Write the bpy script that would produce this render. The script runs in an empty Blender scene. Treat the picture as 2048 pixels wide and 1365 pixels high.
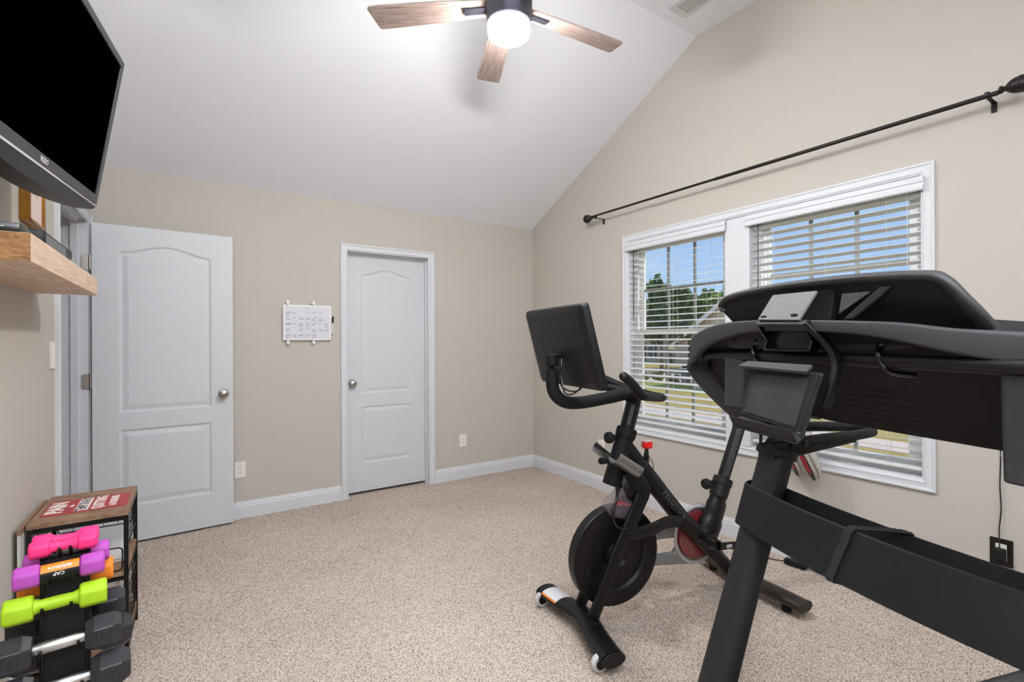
import bpy, bmesh, math, random
import numpy as np
from mathutils import Vector, Matrix, Euler

# ------------------------------------------------------------------ camera, world, lights
SC = bpy.context.scene
COL = SC.collection
F_PX, YAW, PITCH, ROLL, CAM_H = 974.04, 0.5844, 0.0006, -0.0051, 1.2865
cam = bpy.data.cameras.new('camera'); cam.sensor_fit = 'HORIZONTAL'; cam.sensor_width = 36.0
cam.lens = F_PX / 2048 * 36.0; cam.clip_start = 0.02; cam.clip_end = 500
camo = bpy.data.objects.new('camera', cam); COL.objects.link(camo)
_f = Vector((math.sin(YAW)*math.cos(PITCH), math.cos(YAW)*math.cos(PITCH), math.sin(PITCH)))
_r = Vector((math.cos(YAW), -math.sin(YAW), 0)); _u = _r.cross(_f)
_r2 = math.cos(ROLL)*_r + math.sin(ROLL)*_u; _u2 = -math.sin(ROLL)*_r + math.cos(ROLL)*_u
camo.matrix_world = Matrix(((_r2.x, _u2.x, -_f.x, 0), (_r2.y, _u2.y, -_f.y, 0), (_r2.z, _u2.z, -_f.z, CAM_H), (0, 0, 0, 1)))
SC.camera = camo
SC.view_settings.view_transform = 'Standard'; SC.view_settings.look = 'None'
SC.view_settings.gamma = 1; SC.view_settings.use_curve_mapping = False
SC.view_settings.exposure = 0.0
SC.cycles.max_bounces = 10; SC.cycles.diffuse_bounces = 6; SC.cycles.transparent_max_bounces = 24
SC.cycles.caustics_reflective = False; SC.cycles.caustics_refractive = False
SC.cycles.sample_clamp_indirect = 6.0

SKY_STRENGTH, SUN_STRENGTH, FILL_W, GLOBE = 1.0, 3.2, 980.0, 250.0

w = bpy.data.worlds.new('sky'); SC.world = w; w.use_nodes = True
nt = w.node_tree; nt.nodes.clear()
out = nt.nodes.new('ShaderNodeOutputWorld'); bg = nt.nodes.new('ShaderNodeBackground')
tc = nt.nodes.new('ShaderNodeTexCoord'); sep = nt.nodes.new('ShaderNodeSeparateXYZ')
rmp = nt.nodes.new('ShaderNodeValToRGB'); cl = nt.nodes.new('ShaderNodeTexNoise'); clr = nt.nodes.new('ShaderNodeValToRGB')
mp = nt.nodes.new('ShaderNodeMapping'); mp.inputs['Scale'].default_value = (1, 1, 3.2)
mix = nt.nodes.new('ShaderNodeMixRGB')
nt.links.new(tc.outputs['Generated'], sep.inputs[0]); nt.links.new(sep.outputs['Z'], rmp.inputs[0])
rmp.color_ramp.elements[0].position = 0.0; rmp.color_ramp.elements[0].color = (0.50, 0.72, 1.0, 1)
rmp.color_ramp.elements[1].position = 0.55; rmp.color_ramp.elements[1].color = (0.20, 0.43, 0.92, 1)
nt.links.new(tc.outputs['Generated'], mp.inputs[0]); nt.links.new(mp.outputs[0], cl.inputs['Vector'])
cl.inputs['Scale'].default_value = 3.2; cl.inputs['Detail'].default_value = 7; cl.inputs['Roughness'].default_value = 0.58
nt.links.new(cl.outputs['Fac'], clr.inputs[0]); clr.color_ramp.elements[0].position = 0.50; clr.color_ramp.elements[1].position = 0.74
clr.color_ramp.elements[1].color = (0.55, 0.55, 0.55, 1)
nt.links.new(clr.outputs[0], mix.inputs[0]); nt.links.new(rmp.outputs[0], mix.inputs[1]); mix.inputs[2].default_value = (0.97, 0.98, 1.0, 1)
nt.links.new(mix.outputs[0], bg.inputs[0]); bg.inputs[1].default_value = SKY_STRENGTH
nt.links.new(bg.outputs[0], out.inputs[0])

sun = bpy.data.lights.new('sun', 'SUN'); sun.energy = SUN_STRENGTH; sun.angle = 0.01; sun.color = (1.0, 0.93, 0.82)
suno = bpy.data.objects.new('sun', sun); COL.objects.link(suno)
suno.rotation_euler = Vector((-0.16, 0.62, -0.80)).to_track_quat('-Z', 'Y').to_euler()

# added fill spot, unseen behind the camera, bounced off the vaulted ceiling
def bounce_fill(loc, target, power, angle):
    l = bpy.data.lights.new('added_bounce_fill', 'SPOT'); l.energy = power; l.spot_size = math.radians(angle); l.spot_blend = 1.0
    l.shadow_soft_size = 0.12; l.color = (0.91, 0.962, 1.0)
    o = bpy.data.objects.new('added_bounce_fill', l); COL.objects.link(o); o.location = loc
    o.rotation_euler = (Vector(target) - Vector(loc)).to_track_quat('-Z', 'Y').to_euler()
bounce_fill((0.75, -0.50, 1.60), (0.25, -0.35, 3.0), FILL_W, 128)

# ------------------------------------------------------------------ helpers
random.seed(5); RNG = np.random.default_rng(5)
def lin(c):
    c /= 255.0
    return c/12.92 if c <= 0.04045 else ((c+0.055)/1.055)**2.4
def rgb(h):
    if isinstance(h, str): h = tuple(int(h[i:i+2], 16) for i in (0, 2, 4))
    return (lin(h[0]), lin(h[1]), lin(h[2]), 1)
MATS = {}
def pm(name, col, rough=0.5, metal=0.0, spec=0.5, var=None, bump=None, stretch=None, emis=None, alpha=None, wood=None, coat=0):
    """procedural principled material; var=(scale, dark colour, amount), bump=(scale, strength, distance)"""
    if name in MATS: return MATS[name]
    m = bpy.data.materials.new(name); m.use_nodes = True; n = m.node_tree.nodes; l = m.node_tree.links
    b = n['Principled BSDF']; b.inputs['Base Color'].default_value = rgb(col); b.inputs['Roughness'].default_value = rough
    b.inputs['Metallic'].default_value = metal; b.inputs['Specular IOR Level'].default_value = spec
    if coat: b.inputs['Coat Weight'].default_value = coat
    vec = None
    if var or bump or wood:
        t = n.new('ShaderNodeTexCoord'); mpn = n.new('ShaderNodeMapping'); l.new(t.outputs['Object'], mpn.inputs[0])
        if stretch: mpn.inputs['Scale'].default_value = stretch
        vec = mpn.outputs[0]
    if var:
        no = n.new('ShaderNodeTexNoise'); no.inputs['Scale'].default_value = var[0]; no.inputs['Detail'].default_value = 6; no.inputs['Roughness'].default_value = 0.62
        l.new(vec, no.inputs['Vector']); cr = n.new('ShaderNodeValToRGB'); l.new(no.outputs['Fac'], cr.inputs[0])
        cr.color_ramp.elements[0].position = 0.5-var[2]; cr.color_ramp.elements[1].position = 0.5+var[2]
        cr.color_ramp.elements[0].color = rgb(var[1]); cr.color_ramp.elements[1].color = rgb(col)
        l.new(cr.outputs[0], b.inputs['Base Color'])
    if wood:
        no = n.new('ShaderNodeTexNoise'); no.inputs['Scale'].default_value = wood[0]; no.inputs['Detail'].default_value = 8; no.inputs['Distortion'].default_value = 1.2
        l.new(vec, no.inputs['Vector']); cr = n.new('ShaderNodeValToRGB'); l.new(no.outputs['Fac'], cr.inputs[0])
        cr.color_ramp.elements[0].position = 0.32; cr.color_ramp.elements[1].position = 0.68
        cr.color_ramp.elements[0].color = rgb(wood[1]); cr.color_ramp.elements[1].color = rgb(col)
        l.new(cr.outputs[0], b.inputs['Base Color'])
    if bump:
        no2 = n.new('ShaderNodeTexNoise'); no2.inputs['Scale'].default_value = bump[0]; no2.inputs['Detail'].default_value = 4
        l.new(vec, no2.inputs['Vector']); bn = n.new('ShaderNodeBump'); bn.inputs['Strength'].default_value = bump[1]; bn.inputs['Distance'].default_value = bump[2]
        l.new(no2.outputs['Fac'], bn.inputs['Height']); l.new(bn.outputs[0], b.inputs['Normal'])
    if emis:
        b.inputs['Emission Color'].default_value = rgb(emis[0]); b.inputs['Emission Strength'].default_value = emis[1]
    MATS[name] = m
    return m

class MB:
    """collects polygons in the local frame of a parent and builds ONE mesh object"""
    def __init__(s): s.v = []; s.f = []
    def add(s, vs, fs):
        o = len(s.v); s.v += [tuple(map(float, q)) for q in vs]; s.f += [tuple(i+o for i in q) for q in fs]; return s
    def box(s, x0, x1, y0, y1, z0, z1):
        return s.add([(x0,y0,z0),(x1,y0,z0),(x1,y1,z0),(x0,y1,z0),(x0,y0,z1),(x1,y0,z1),(x1,y1,z1),(x0,y1,z1)],
                     [(0,3,2,1),(4,5,6,7),(0,1,5,4),(1,2,6,5),(2,3,7,6),(3,0,4,7)])
    def rbox(s, c, d, r=0.004, seg=2, mat=None):
        bm = bmesh.new(); bmesh.ops.create_cube(bm, size=1.0)
        for q in bm.verts: q.co = Vector((q.co.x*d[0], q.co.y*d[1], q.co.z*d[2]))
        bmesh.ops.bevel(bm, geom=bm.edges[:], offset=min(r, min(d)*0.49), segments=seg, profile=0.5, affect='EDGES')
        M = mat or Matrix.Identity(4)
        bm.verts.index_update()
        vs = [Vector(c) + (M.to_3x3() @ q.co) for q in bm.verts]
        fs = [[q.index for q in f.verts] for f in bm.faces]; bm.free()
        return s.add(vs, fs)
    def sweep(s, path, section, up=(0,0,1), caps=True, closed=False, scale=None):
        P = [Vector(q) for q in path]; n = len(P); k = len(section); up = Vector(up); vs = []
        for i in range(n):
            a = P[(i-1) % n] if (i > 0 or closed) else P[i]; b = P[(i+1) % n] if (i < n-1 or closed) else P[i]
            t = (b-a).normalized(); side = t.cross(up)
            if side.length < 1e-5: side = t.cross(Vector((0,1,0)))
            side.normalize(); uu = side.cross(t)
            sc = scale[i] if scale else 1.0
            if not isinstance(sc, (tuple, list)): sc = (sc, sc)
            vs += [P[i] + side*q[0]*sc[0] + uu*q[1]*sc[1] for q in section]
        fs = []
        for i in range(n if closed else n-1):
            j = (i+1) % n
            for q in range(k): fs.append((i*k+q, i*k+(q+1) % k, j*k+(q+1) % k, j*k+q))
        if caps and not closed: fs.append(tuple(range(k-1, -1, -1))); fs.append(tuple((n-1)*k+q for q in range(k)))
        return s.add(vs, fs)
    def tube(s, path, r, seg=10, caps=True, closed=False, up=(0,0,1)):
        sec = [(math.cos(2*math.pi*i/seg), math.sin(2*math.pi*i/seg)) for i in range(seg)]
        sc = [q for q in r] if isinstance(r, (list, tuple)) else [r]*len(path)
        return s.sweep(path, sec, up, caps, closed, sc)
    def lathe(s, prof, o=(0,0,0), axis=(0,0,1), seg=24):
        ax = Vector(axis).normalized(); a = ax.orthogonal().normalized(); b = ax.cross(a); o = Vector(o); vs = []; k = len(prof)
        for i in range(seg):
            c, q = math.cos(2*math.pi*i/seg), math.sin(2*math.pi*i/seg)
            vs += [o + ax*h + (a*c+b*q)*r for r, h in prof]
        fs = []
        for i in range(seg):
            j = (i+1) % seg
            for q in range(k-1): fs.append((i*k+q, j*k+q, j*k+q+1, i*k+q+1))
        if prof[0][0] > 1e-6: fs.append(tuple(i*k for i in range(seg-1, -1, -1)))
        if prof[-1][0] > 1e-6: fs.append(tuple(i*k+k-1 for i in range(seg)))
        return s.add(vs, fs)
    def prism(s, poly, vec):
        k = len(poly); v = Vector(vec); vs = [Vector(q) for q in poly]; vs += [q+v for q in vs[:k]]
        fs = [tuple(range(k-1, -1, -1)), tuple(range(k, 2*k))] + [(i, (i+1) % k, k+(i+1) % k, k+i) for i in range(k)]
        return s.add(vs, fs)
    def ball(s, c, r, seg=16, rings=10):
        rr = r if isinstance(r, (tuple, list)) else (r, r, r); vs = []; fs = []
        for i in range(rings+1):
            t = math.pi*i/rings
            for j in range(seg):
                q = 2*math.pi*j/seg; vs.append((c[0]+rr[0]*math.sin(t)*math.cos(q), c[1]+rr[1]*math.sin(t)*math.sin(q), c[2]-rr[2]*math.cos(t)))
        for i in range(rings):
            for j in range(seg): fs.append((i*seg+j, i*seg+(j+1) % seg, (i+1)*seg+(j+1) % seg, (i+1)*seg+j))
        return s.add(vs, fs)
    def mesh(s, name):
        me = bpy.data.meshes.new(name); me.from_pydata(s.v, [], s.f); me.validate(); 
        bm = bmesh.new(); bm.from_mesh(me); bmesh.ops.remove_doubles(bm, verts=bm.verts, dist=1e-6); bmesh.ops.recalc_face_normals(bm, faces=bm.faces); bm.to_mesh(me); bm.free()
        return me
    def build(s, name, mat, parent=None, angle=35, bevel=0, subsurf=0):
        me = s.mesh(name); return mkobj(name, me, mat, parent, angle, bevel, subsurf)

def mkobj(name, me, mat, parent=None, angle=35, bevel=0, subsurf=0):
    if mat is not None and not me.materials: me.materials.append(mat)
    if angle:
        me.polygons.foreach_set('use_smooth', [True]*len(me.polygons)); me.set_sharp_from_angle(angle=math.radians(angle))
    o = bpy.data.objects.new(name, me); COL.objects.link(o)
    if parent is not None: o.parent = parent
    if bevel:
        b = o.modifiers.new('bevel', 'BEVEL'); b.width = bevel; b.segments = 2; b.limit_method = 'ANGLE'; b.angle_limit = math.radians(40)
    if subsurf:
        b = o.modifiers.new('sub', 'SUBSURF'); b.levels = subsurf; b.render_levels = subsurf
    return o
def tag(o, label, cat, group=None, kind=None):
    o['label'] = label; o['category'] = cat
    if group: o['group'] = group
    if kind: o['kind'] = kind
    return o
def struct(o, label, cat): return tag(o, label, cat, kind='structure')
def thing(name, label, cat, loc=(0,0,0), rotz=0, group=None, rot=None, kind=None):
    o = bpy.data.objects.new(name, None); COL.objects.link(o); o.empty_display_size = 0.05
    o.location = loc; o.rotation_euler = rot if rot is not None else (0, 0, rotz)
    return tag(o, label, cat, group, kind)
def dup(root, **kw):
    r = root.copy(); COL.objects.link(r)
    for ch in root.children:
        c = ch.copy(); COL.objects.link(c); c.parent = r
        for g in ch.children:
            d = g.copy(); COL.objects.link(d); d.parent = c
    for k, v in kw.items():
        if k in ('label', 'group'): r[k] = v
        else: setattr(r, k, v)
    return r
def text_mesh(txt, size, extrude=0.0, bold=0.0, align='CENTER', spacing=1.0):
    cu = bpy.data.curves.new('lettering', 'FONT'); cu.body = txt; cu.size = size; cu.extrude = extrude; cu.offset = bold
    cu.align_x = align; cu.align_y = 'CENTER'; cu.space_character = spacing; cu.resolution_u = 3
    o = bpy.data.objects.new('lettering_tmp', cu); COL.objects.link(o)
    bpy.context.view_layer.update()
    me = bpy.data.meshes.new_from_object(o.evaluated_get(bpy.context.evaluated_depsgraph_get()))
    bpy.data.objects.remove(o); bpy.data.curves.remove(cu)
    return me
def lettering(txt, size, mat, parent, M, bold=0.0, spacing=1.0, name='lettering', extrude=0.0004, sx=1.0):
    me = text_mesh(txt, size, extrude, bold, spacing=spacing); me.name = name
    me.transform(Matrix(M) @ Matrix.Diagonal((sx, 1, 1, 1))); me.materials.clear()
    return mkobj(name, me, mat, parent, angle=0)
def frame_m(o, x, y):
    x = Vector(x).normalized(); y = Vector(y).normalized(); z = x.cross(y)
    return Matrix(((x.x,y.x,z.x,o[0]),(x.y,y.y,z.y,o[1]),(x.z,y.z,z.z,o[2]),(0,0,0,1)))
def smooth_path(pts, n=6, closed=False):
    P = [Vector(q) for q in pts]; res = []; N = len(P)
    rng = range(N) if closed else range(N-1)
    for i in rng:
        p0 = P[(i-1) % N] if (i > 0 or closed) else P[i]; p1 = P[i]; p2 = P[(i+1) % N]; p3 = P[(i+2) % N] if (i+2 < N or closed) else p2
        for k in range(n):
            t = k/n
            res.append(0.5*((2*p1)+(-p0+p2)*t+(2*p0-5*p1+4*p2-p3)*t*t+(-p0+3*p1-3*p2+p3)*t**3))
    if not closed: res.append(P[-1])
    return res
def rrect(w, h, r, n=4):
    pts = []
    for cx, cy, a0 in ((w/2-r, h/2-r, 0), (-w/2+r, h/2-r, 90), (-w/2+r, -h/2+r, 180), (w/2-r, -h/2+r, 270)):
        for i in range(n+1):
            a = math.radians(a0+90*i/n); pts.append((cx+r*math.cos(a), cy+r*math.sin(a)))
    return pts

# ------------------------------------------------------------------ materials
M_WALL = pm('wall_paint', 'c1bbb3', 0.85, spec=0.2, bump=(420, 0.06, 0.002))
M_CEIL = pm('ceiling_paint', 'f1f4fa', 0.9, spec=0.15, bump=(300, 0.05, 0.002))
M_TRIM = pm('trim_paint', 'd8dbe0', 0.42, spec=0.4)
M_DOOR = pm('door_paint', 'd2d5d9', 0.45, spec=0.4, bump=(60, 0.08, 0.001), stretch=(6, 6, 0.5))
M_VINYL = pm('window_vinyl', 'eef0f0', 0.4)
M_MUNT = pm('muntin_backlit_grey', '989c99', 0.5)  # greyer than the sashes: backlit shade put into the colour
M_SLAT = pm('blind_slat', 'e2e1df', 0.45)
M_CORD = pm('blind_cord', 'd8d4ca', 0.8)
M_BLK = pm('black_plastic', '0f0f10', 0.5, spec=.35, var=(60, '101011', 0.3))
M_BLKM = pm('matte_black_metal', '0a0a0b', 0.42, spec=.35)
M_BLKG = pm('gloss_black', '0b0b0c', 0.22)
M_TM = pm('treadmill_grey', '232324', 0.55, spec=.32, var=(40, '1e1e1f', 0.3), bump=(900, 0.15, 0.0006))
M_TMD = pm('treadmill_dark', '161617', 0.6, spec=.28, var=(30, '121213', 0.3), bump=(900, 0.12, 0.0006))
M_TMR = pm('treadmill_lit_mid_grey', '363638', 0.55, spec=.38, var=(40, '2f2f31', 0.3), bump=(900, 0.15, 0.0006))  # grey plastic, with window and ceiling light on shell and rim painted in
M_TML = pm('treadmill_pale_plastic', '6f6f70', 0.6, var=(180, '5c5c5d', 0.2), bump=(700, 0.3, 0.0008))
M_NICK = pm('brushed_nickel', 'b6aea6', 0.28, metal=1)
M_CHROME = pm('knurled_chrome', 'd8d8da', 0.25, metal=1, bump=(900, 0.5, 0.001))
M_BRONZE = pm('bronze_metal', '1d1a18', 0.4, metal=0.4)
M_ALU = pm('brushed_aluminium', 'a7a8aa', 0.35, metal=1)
M_WHITEP = pm('white_plastic', 'eeeeee', 0.4)
M_OUT = pm('outlet_ivory', 'ece9e2', 0.4)
M_HOLE = pm('dark_slot', '0a0a0a', 0.8)
def glass_mat():
    m = bpy.data.materials.new('window_glass'); m.use_nodes = True; n = m.node_tree.nodes; l = m.node_tree.links
    n.remove(n['Principled BSDF']); o = n['Material Output']
    t = n.new('ShaderNodeBsdfTransparent'); g = n.new('ShaderNodeBsdfGlossy'); g.inputs['Roughness'].default_value = 0.02; t.inputs[0].default_value = (0.97, 0.985, 0.98, 1)
    mx = n.new('ShaderNodeMixShader'); mx.inputs[0].default_value = 0.04
    l.new(t.outputs[0], mx.inputs[1]); l.new(g.outputs[0], mx.inputs[2]); l.new(mx.outputs[0], o.inputs[0])
    return m
M_GLASS = glass_mat()
def clear_mat(name, col, amt):
    m = bpy.data.materials.new(name); m.use_nodes = True; n = m.node_tree.nodes; l = m.node_tree.links
    b = n['Principled BSDF']; b.inputs['Base Color'].default_value = rgb(col); b.inputs['Roughness'].default_value = 0.12
    t = n.new('ShaderNodeBsdfTransparent'); mx = n.new('ShaderNodeMixShader'); mx.inputs[0].default_value = amt
    l.new(t.outputs[0], mx.inputs[1]); l.new(b.outputs[0], mx.inputs[2]); l.new(mx.outputs[0], n['Material Output'].inputs[0])
    return m
M_CLEAR = clear_mat('clear_guard', '9a9298', 0.35)

# ------------------------------------------------------------------ room shell
XL, XR, YB, YF = -0.53, 2.9657, 4.0914, -0.97
ZW, ZC, YBRK, YBRF = 2.44, 3.413, 2.124, 0.99
TH = 0.14
def zc(y):
    if y > YBRK: return ZW + (YB-y)*(ZC-ZW)/(YB-YBRK)
    if y < YBRF: return ZW + (y-YF)*(ZC-ZW)/(YBRF-YF)
    return ZC

# carpet: one displaced sheet
def carpet():
    x0, x1, y0, y1 = -1.95, XR+0.10, YF-0.1, YB+0.75
    fx0, fx1, fy0, fy1 = XL, XR, YF, YB
    step = 0.0075
    nx, ny = int((fx1-fx0)/step)+1, int((fy1-fy0)/step)+1
    xs = np.linspace(fx0, fx1, nx); ys = np.linspace(fy0, fy1, ny)
    X, Y = np.meshgrid(xs, ys)
    Z = -0.010*RNG.random((ny, nx))**1.3
    X = X + RNG.uniform(-0.35, 0.35, X.shape)*step; Y = Y + RNG.uniform(-0.35, 0.35, X.shape)*step
    co = np.stack([X, Y, Z], -1).reshape(-1, 3)
    idx = np.arange(nx*ny).reshape(ny, nx)
    q = np.stack([idx[:-1, :-1], idx[:-1, 1:], idx[1:, 1:], idx[1:, :-1]], -1).reshape(-1, 4)
    ex = np.array([(x0, y0, -.012), (x1, y0, -.012), (x1, y1, -.012), (x0, y1, -.012)])
    q2 = np.concatenate([q, np.array([[nx*ny, nx*ny+1, nx*ny+2, nx*ny+3]])])
    co = np.concatenate([co, ex])
    me = bpy.data.meshes.new('floor'); me.vertices.add(len(co)); me.vertices.foreach_set('co', co.ravel())
    me.loops.add(q2.size); me.loops.foreach_set('vertex_index', q2.ravel().astype(np.int32))
    me.polygons.add(len(q2)); me.polygons.foreach_set('loop_start', np.arange(0, q2.size, 4, dtype=np.int32))
    me.update(calc_edges=True)
    m = bpy.data.materials.new('frieze_carpet'); m.use_nodes = True; n = m.node_tree.nodes; l = m.node_tree.links
    b = n['Principled BSDF']; b.inputs['Roughness'].default_value = 0.95; b.inputs['Specular IOR Level'].default_value = 0.1
    t = n.new('ShaderNodeTexCoord'); n1 = n.new('ShaderNodeTexNoise'); n1.inputs['Scale'].default_value = 190; n1.inputs['Detail'].default_value = 3
    n2 = n.new('ShaderNodeTexNoise'); n2.inputs['Scale'].default_value = 1.6; n2.inputs['Detail'].default_value = 3
    l.new(t.outputs['Object'], n1.inputs['Vector']); l.new(t.outputs['Object'], n2.inputs['Vector'])
    c1 = n.new('ShaderNodeValToRGB'); c1.color_ramp.elements[0].position = .36; c1.color_ramp.elements[1].position = .56
    c1.color_ramp.elements[0].color = rgb('82736a'); c1.color_ramp.elements[1].color = rgb('d6c8bb'); l.new(n1.outputs['Fac'], c1.inputs[0])
    c2 = n.new('ShaderNodeValToRGB'); c2.color_ramp.elements[0].position = .35; c2.color_ramp.elements[1].position = .65
    c2.color_ramp.elements[0].color = (.90, .90, .90, 1); c2.color_ramp.elements[1].color = (1, 1, 1, 1); l.new(n2.outputs['Fac'], c2.inputs[0])
    mu = n.new('ShaderNodeMixRGB'); mu.blend_type = 'MULTIPLY'; mu.inputs[0].default_value = 1; l.new(c1.outputs[0], mu.inputs[1]); l.new(c2.outputs[0], mu.inputs[2])
    l.new(mu.outputs[0], b.inputs['Base Color'])
    return struct(mkobj('floor', me, m, None, angle=0), 'beige frieze carpet covering the whole floor', 'floor')
carpet()

def wall(name, polys, vec, label):
    mb = MB()
    for q in polys: mb.prism(q, vec)
    return struct(mb.build(name, M_WALL, angle=0), label, 'wall')
# closet opening in the back wall
CX0, CX1, CZ = 1.085, 1.803, 2.04
wall('wall_back', [[(XL-TH, YB, -.02), (CX0-.012, YB, -.02), (CX0-.012, YB, ZW+.12), (XL-TH, YB, ZW+.12)],
                   [(CX0-.012, YB, CZ+.012), (CX1+.012, YB, CZ+.012), (CX1+.012, YB, ZW+.12), (CX0-.012, YB, ZW+.12)],
                   [(CX1+.012, YB, -.02), (XR+TH, YB, -.02), (XR+TH, YB, ZW+.12), (CX1+.012, YB, ZW+.12)]], (0, TH, 0), 'beige painted wall with the closet door')
# windows in the right wall
WY0, WY1, WZ0, WZ1, WM0, WM1 = 0.868, 2.766, 0.608, 2.076, 1.743, 1.905
T2 = .12
wall('wall_right', [[(XR, YF-TH, -.02), (XR, YB+TH, -.02), (XR, YB+TH, WZ0), (XR, YF-TH, WZ0)],
                    [(XR, WY1, WZ0), (XR, YB+TH, WZ0), (XR, YB+TH, ZW+.1), (XR, YB, ZW+.1), (XR, WY1, zc(WY1)+.1)],
                    [(XR, YF-TH, WZ0), (XR, WY0, WZ0), (XR, WY0, zc(WY0)+.1), (XR, YF, ZW+.1), (XR, YF-TH, ZW+.1)],
                    [(XR, WY0, WZ1), (XR, WY1, WZ1), (XR, WY1, zc(WY1)+.1), (XR, YBRK, ZC+.1), (XR, YBRF, ZC+.1), (XR, WY0, zc(WY0)+.1)],
                    [(XR, WM0+.03, WZ0), (XR, WM1-.03, WZ0), (XR, WM1-.03, WZ1), (XR, WM0+.03, WZ1)]], (T2, 0, 0), 'beige painted gable wall with the double window')
# entry doorway in the left wall
EY0, EY1 = 3.160, 3.950
wall('wall_left', [[(XL, YF-TH, -.02), (XL, EY0-.015, -.02), (XL, EY0-.015, ZC+.1), (XL, YF-TH, ZC+.1)],
                   [(XL, EY0-.015, CZ+.02), (XL, EY1+.015, CZ+.02), (XL, EY1+.015, ZC+.1), (XL, EY0-.015, ZC+.1)],
                   [(XL, EY1+.015, -.02), (XL, YB+TH, -.02), (XL, YB+TH, ZC+.1), (XL, EY1+.015, ZC+.1)]], (-.115, 0, 0), 'pale beige wall carrying the television and shelf')
wall('wall_front', [[(XL-TH, YF, -.02), (XR+TH, YF, -.02), (XR+TH, YF, ZW+.12), (XL-TH, YF, ZW+.12)]], (0, -TH, 0), 'beige wall opposite the closet')
mb = MB(); cs = [(YF-TH, ZW-TH*.49), (YF, ZW), (YBRF, ZC), (YBRK, ZC), (YB, ZW), (YB+TH, ZW-TH*.49)]
poly = [(XL-.115, y, z) for y, z in cs] + [(XL-.115, y, z+.2) for y, z in reversed(cs)]
k = len(cs)
for i in range(k-1):
    mb.prism([(XL-.115, cs[i][0], cs[i][1]), (XL-.115, cs[i+1][0], cs[i+1][1]), (XL-.115, cs[i+1][0], cs[i+1][1]+.2), (XL-.115, cs[i][0], cs[i][1]+.2)], (XR-XL+.235, 0, 0))
struct(mb.build('ceiling', M_CEIL, angle=0), 'white vaulted ceiling sloping down to the closet wall', 'ceiling')
# enclosing shells of the hallway and the closet behind the doors
mb = MB(); mb.box(-1.95, -1.90, 2.2, 4.9, -.02, 2.5); mb.box(-1.95, XL-.11, 2.15, 2.2, -.02, 2.5); mb.box(-1.95, XL-.11, 4.85, 4.9, -.02, 2.5); mb.box(-1.95, XL-.11, 2.2, 4.9, 2.44, 2.5)
mb.box(XL-.115, XL-.06, YB+TH, 4.9, -.02, 2.5)
struct(mb.build('wall_hallway', M_WALL, angle=0), 'hallway walls beyond the open entry door', 'wall')
mb = MB(); mb.box(.8, 2.2, 4.78, 4.82, -.02, 2.5); mb.box(.76, .8, YB+TH, 4.82, -.02, 2.5); mb.box(2.2, 2.24, YB+TH, 4.82, -.02, 2.5); mb.box(.76, 2.24, YB+TH, 4.82, 2.44, 2.5)
struct(mb.build('wall_closet', M_WALL, angle=0), 'closet walls behind the closed closet door', 'wall')

# baseboards
BBP = [(0, 0), (.014, 0), (.014, .088), (.011, .094), (.011, .104), (.006, .110), (.005, .120), (0, .1236)]
def baseboard(name, p0, p1, nrm, label):
    p0, p1, nrm = Vector(p0), Vector(p1), Vector(nrm); mb = MB()
    vs = [p0 + nrm*a + Vector((0, 0, b)) for a, b in BBP]
    mb.prism(vs, p1-p0); return struct(mb.build(name, M_TRIM, angle=20), label, 'baseboard')
bb = baseboard('baseboard_back', (XL, YB, -.008), (1.028, YB, -.008), (0, -1, 0), 'white baseboard along the closet wall left of the closet casing')
baseboard('baseboard_back_2', (1.854, YB, -.008), (XR, YB, -.008), (0, -1, 0), 'white baseboard between the closet casing and the corner')
baseboard('baseboard_right', (XR, YF, -.008), (XR, YB, -.008), (-1, 0, 0), 'white baseboard under the windows')
baseboard('baseboard_left', (XL, YF, -.008), (XL, 3.10, -.008), (1, 0, 0), 'white baseboard behind the dumbbell rack')
baseboard('baseboard_left_2', (XL, 4.012, -.008), (XL, YB, -.008), (1, 0, 0), 'short white baseboard behind the open entry door')
baseboard('baseboard_front', (XL, YF, -.008), (XR, YF, -.008), (0, 1, 0), 'white baseboard on the wall opposite the closet')

# moulded casings, one mitred sweep each
CAS = [(0, 0), (0, .017), (.004, .019), (.010, .019), (.013, .015), (.020, .013), (.036, .013), (.041, .016), (.045, .016), (.050, .011), (.056, .009), (.058, 0)]
def casing(name, x0, x1, z0, z1, mapper, prof, three, label):
    mb = MB(); loops = []
    for o, h in prof:
        if three: loops.append([mapper(x0+o, z0, h), mapper(x0+o, z1-o, h), mapper(x1-o, z1-o, h), mapper(x1-o, z0, h)])
        else: loops.append([mapper(x0+o, z0+o, h), mapper(x0+o, z1-o, h), mapper(x1-o, z1-o, h), mapper(x1-o, z0+o, h)])
    k = 4; vs = [q for lp in loops for q in lp]; fs = []
    for i in range(len(loops)-1):
        for j in range(3 if three else 4): fs.append((i*k+j, i*k+(j+1) % k, (i+1)*k+(j+1) % k, (i+1)*k+j))
    mb.add(vs, fs)
    return struct(mb.build(name, M_TRIM, angle=15), label, 'casing')
casing('trim_1', 1.027, 1.855, -.008, 2.095, lambda s, z, h: (s, YB-h, z), CAS, True, 'white moulded casing around the closed closet door')
casing('trim_2', 3.090, 4.020, -.008, 2.095, lambda s, z, h: (XL+h, s, z), CAS, True, 'white moulded casing around the entry doorway')
CASW = [(o*.0555/.058, h) for o, h in CAS]
casing('trim_3', .820, 2.820, .553, 2.137, lambda s, z, h: (XR-h, s, z), CASW, False, 'white moulded casing around the double window')
mb = MB(); mb.box(XR-.012, XR+.002, WM0-.004, WM1+.004, WZ0, WZ1)
struct(mb.build('trim_4', M_TRIM, angle=0, bevel=.002), 'flat white mullion board between the two windows', 'mullion')
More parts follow.
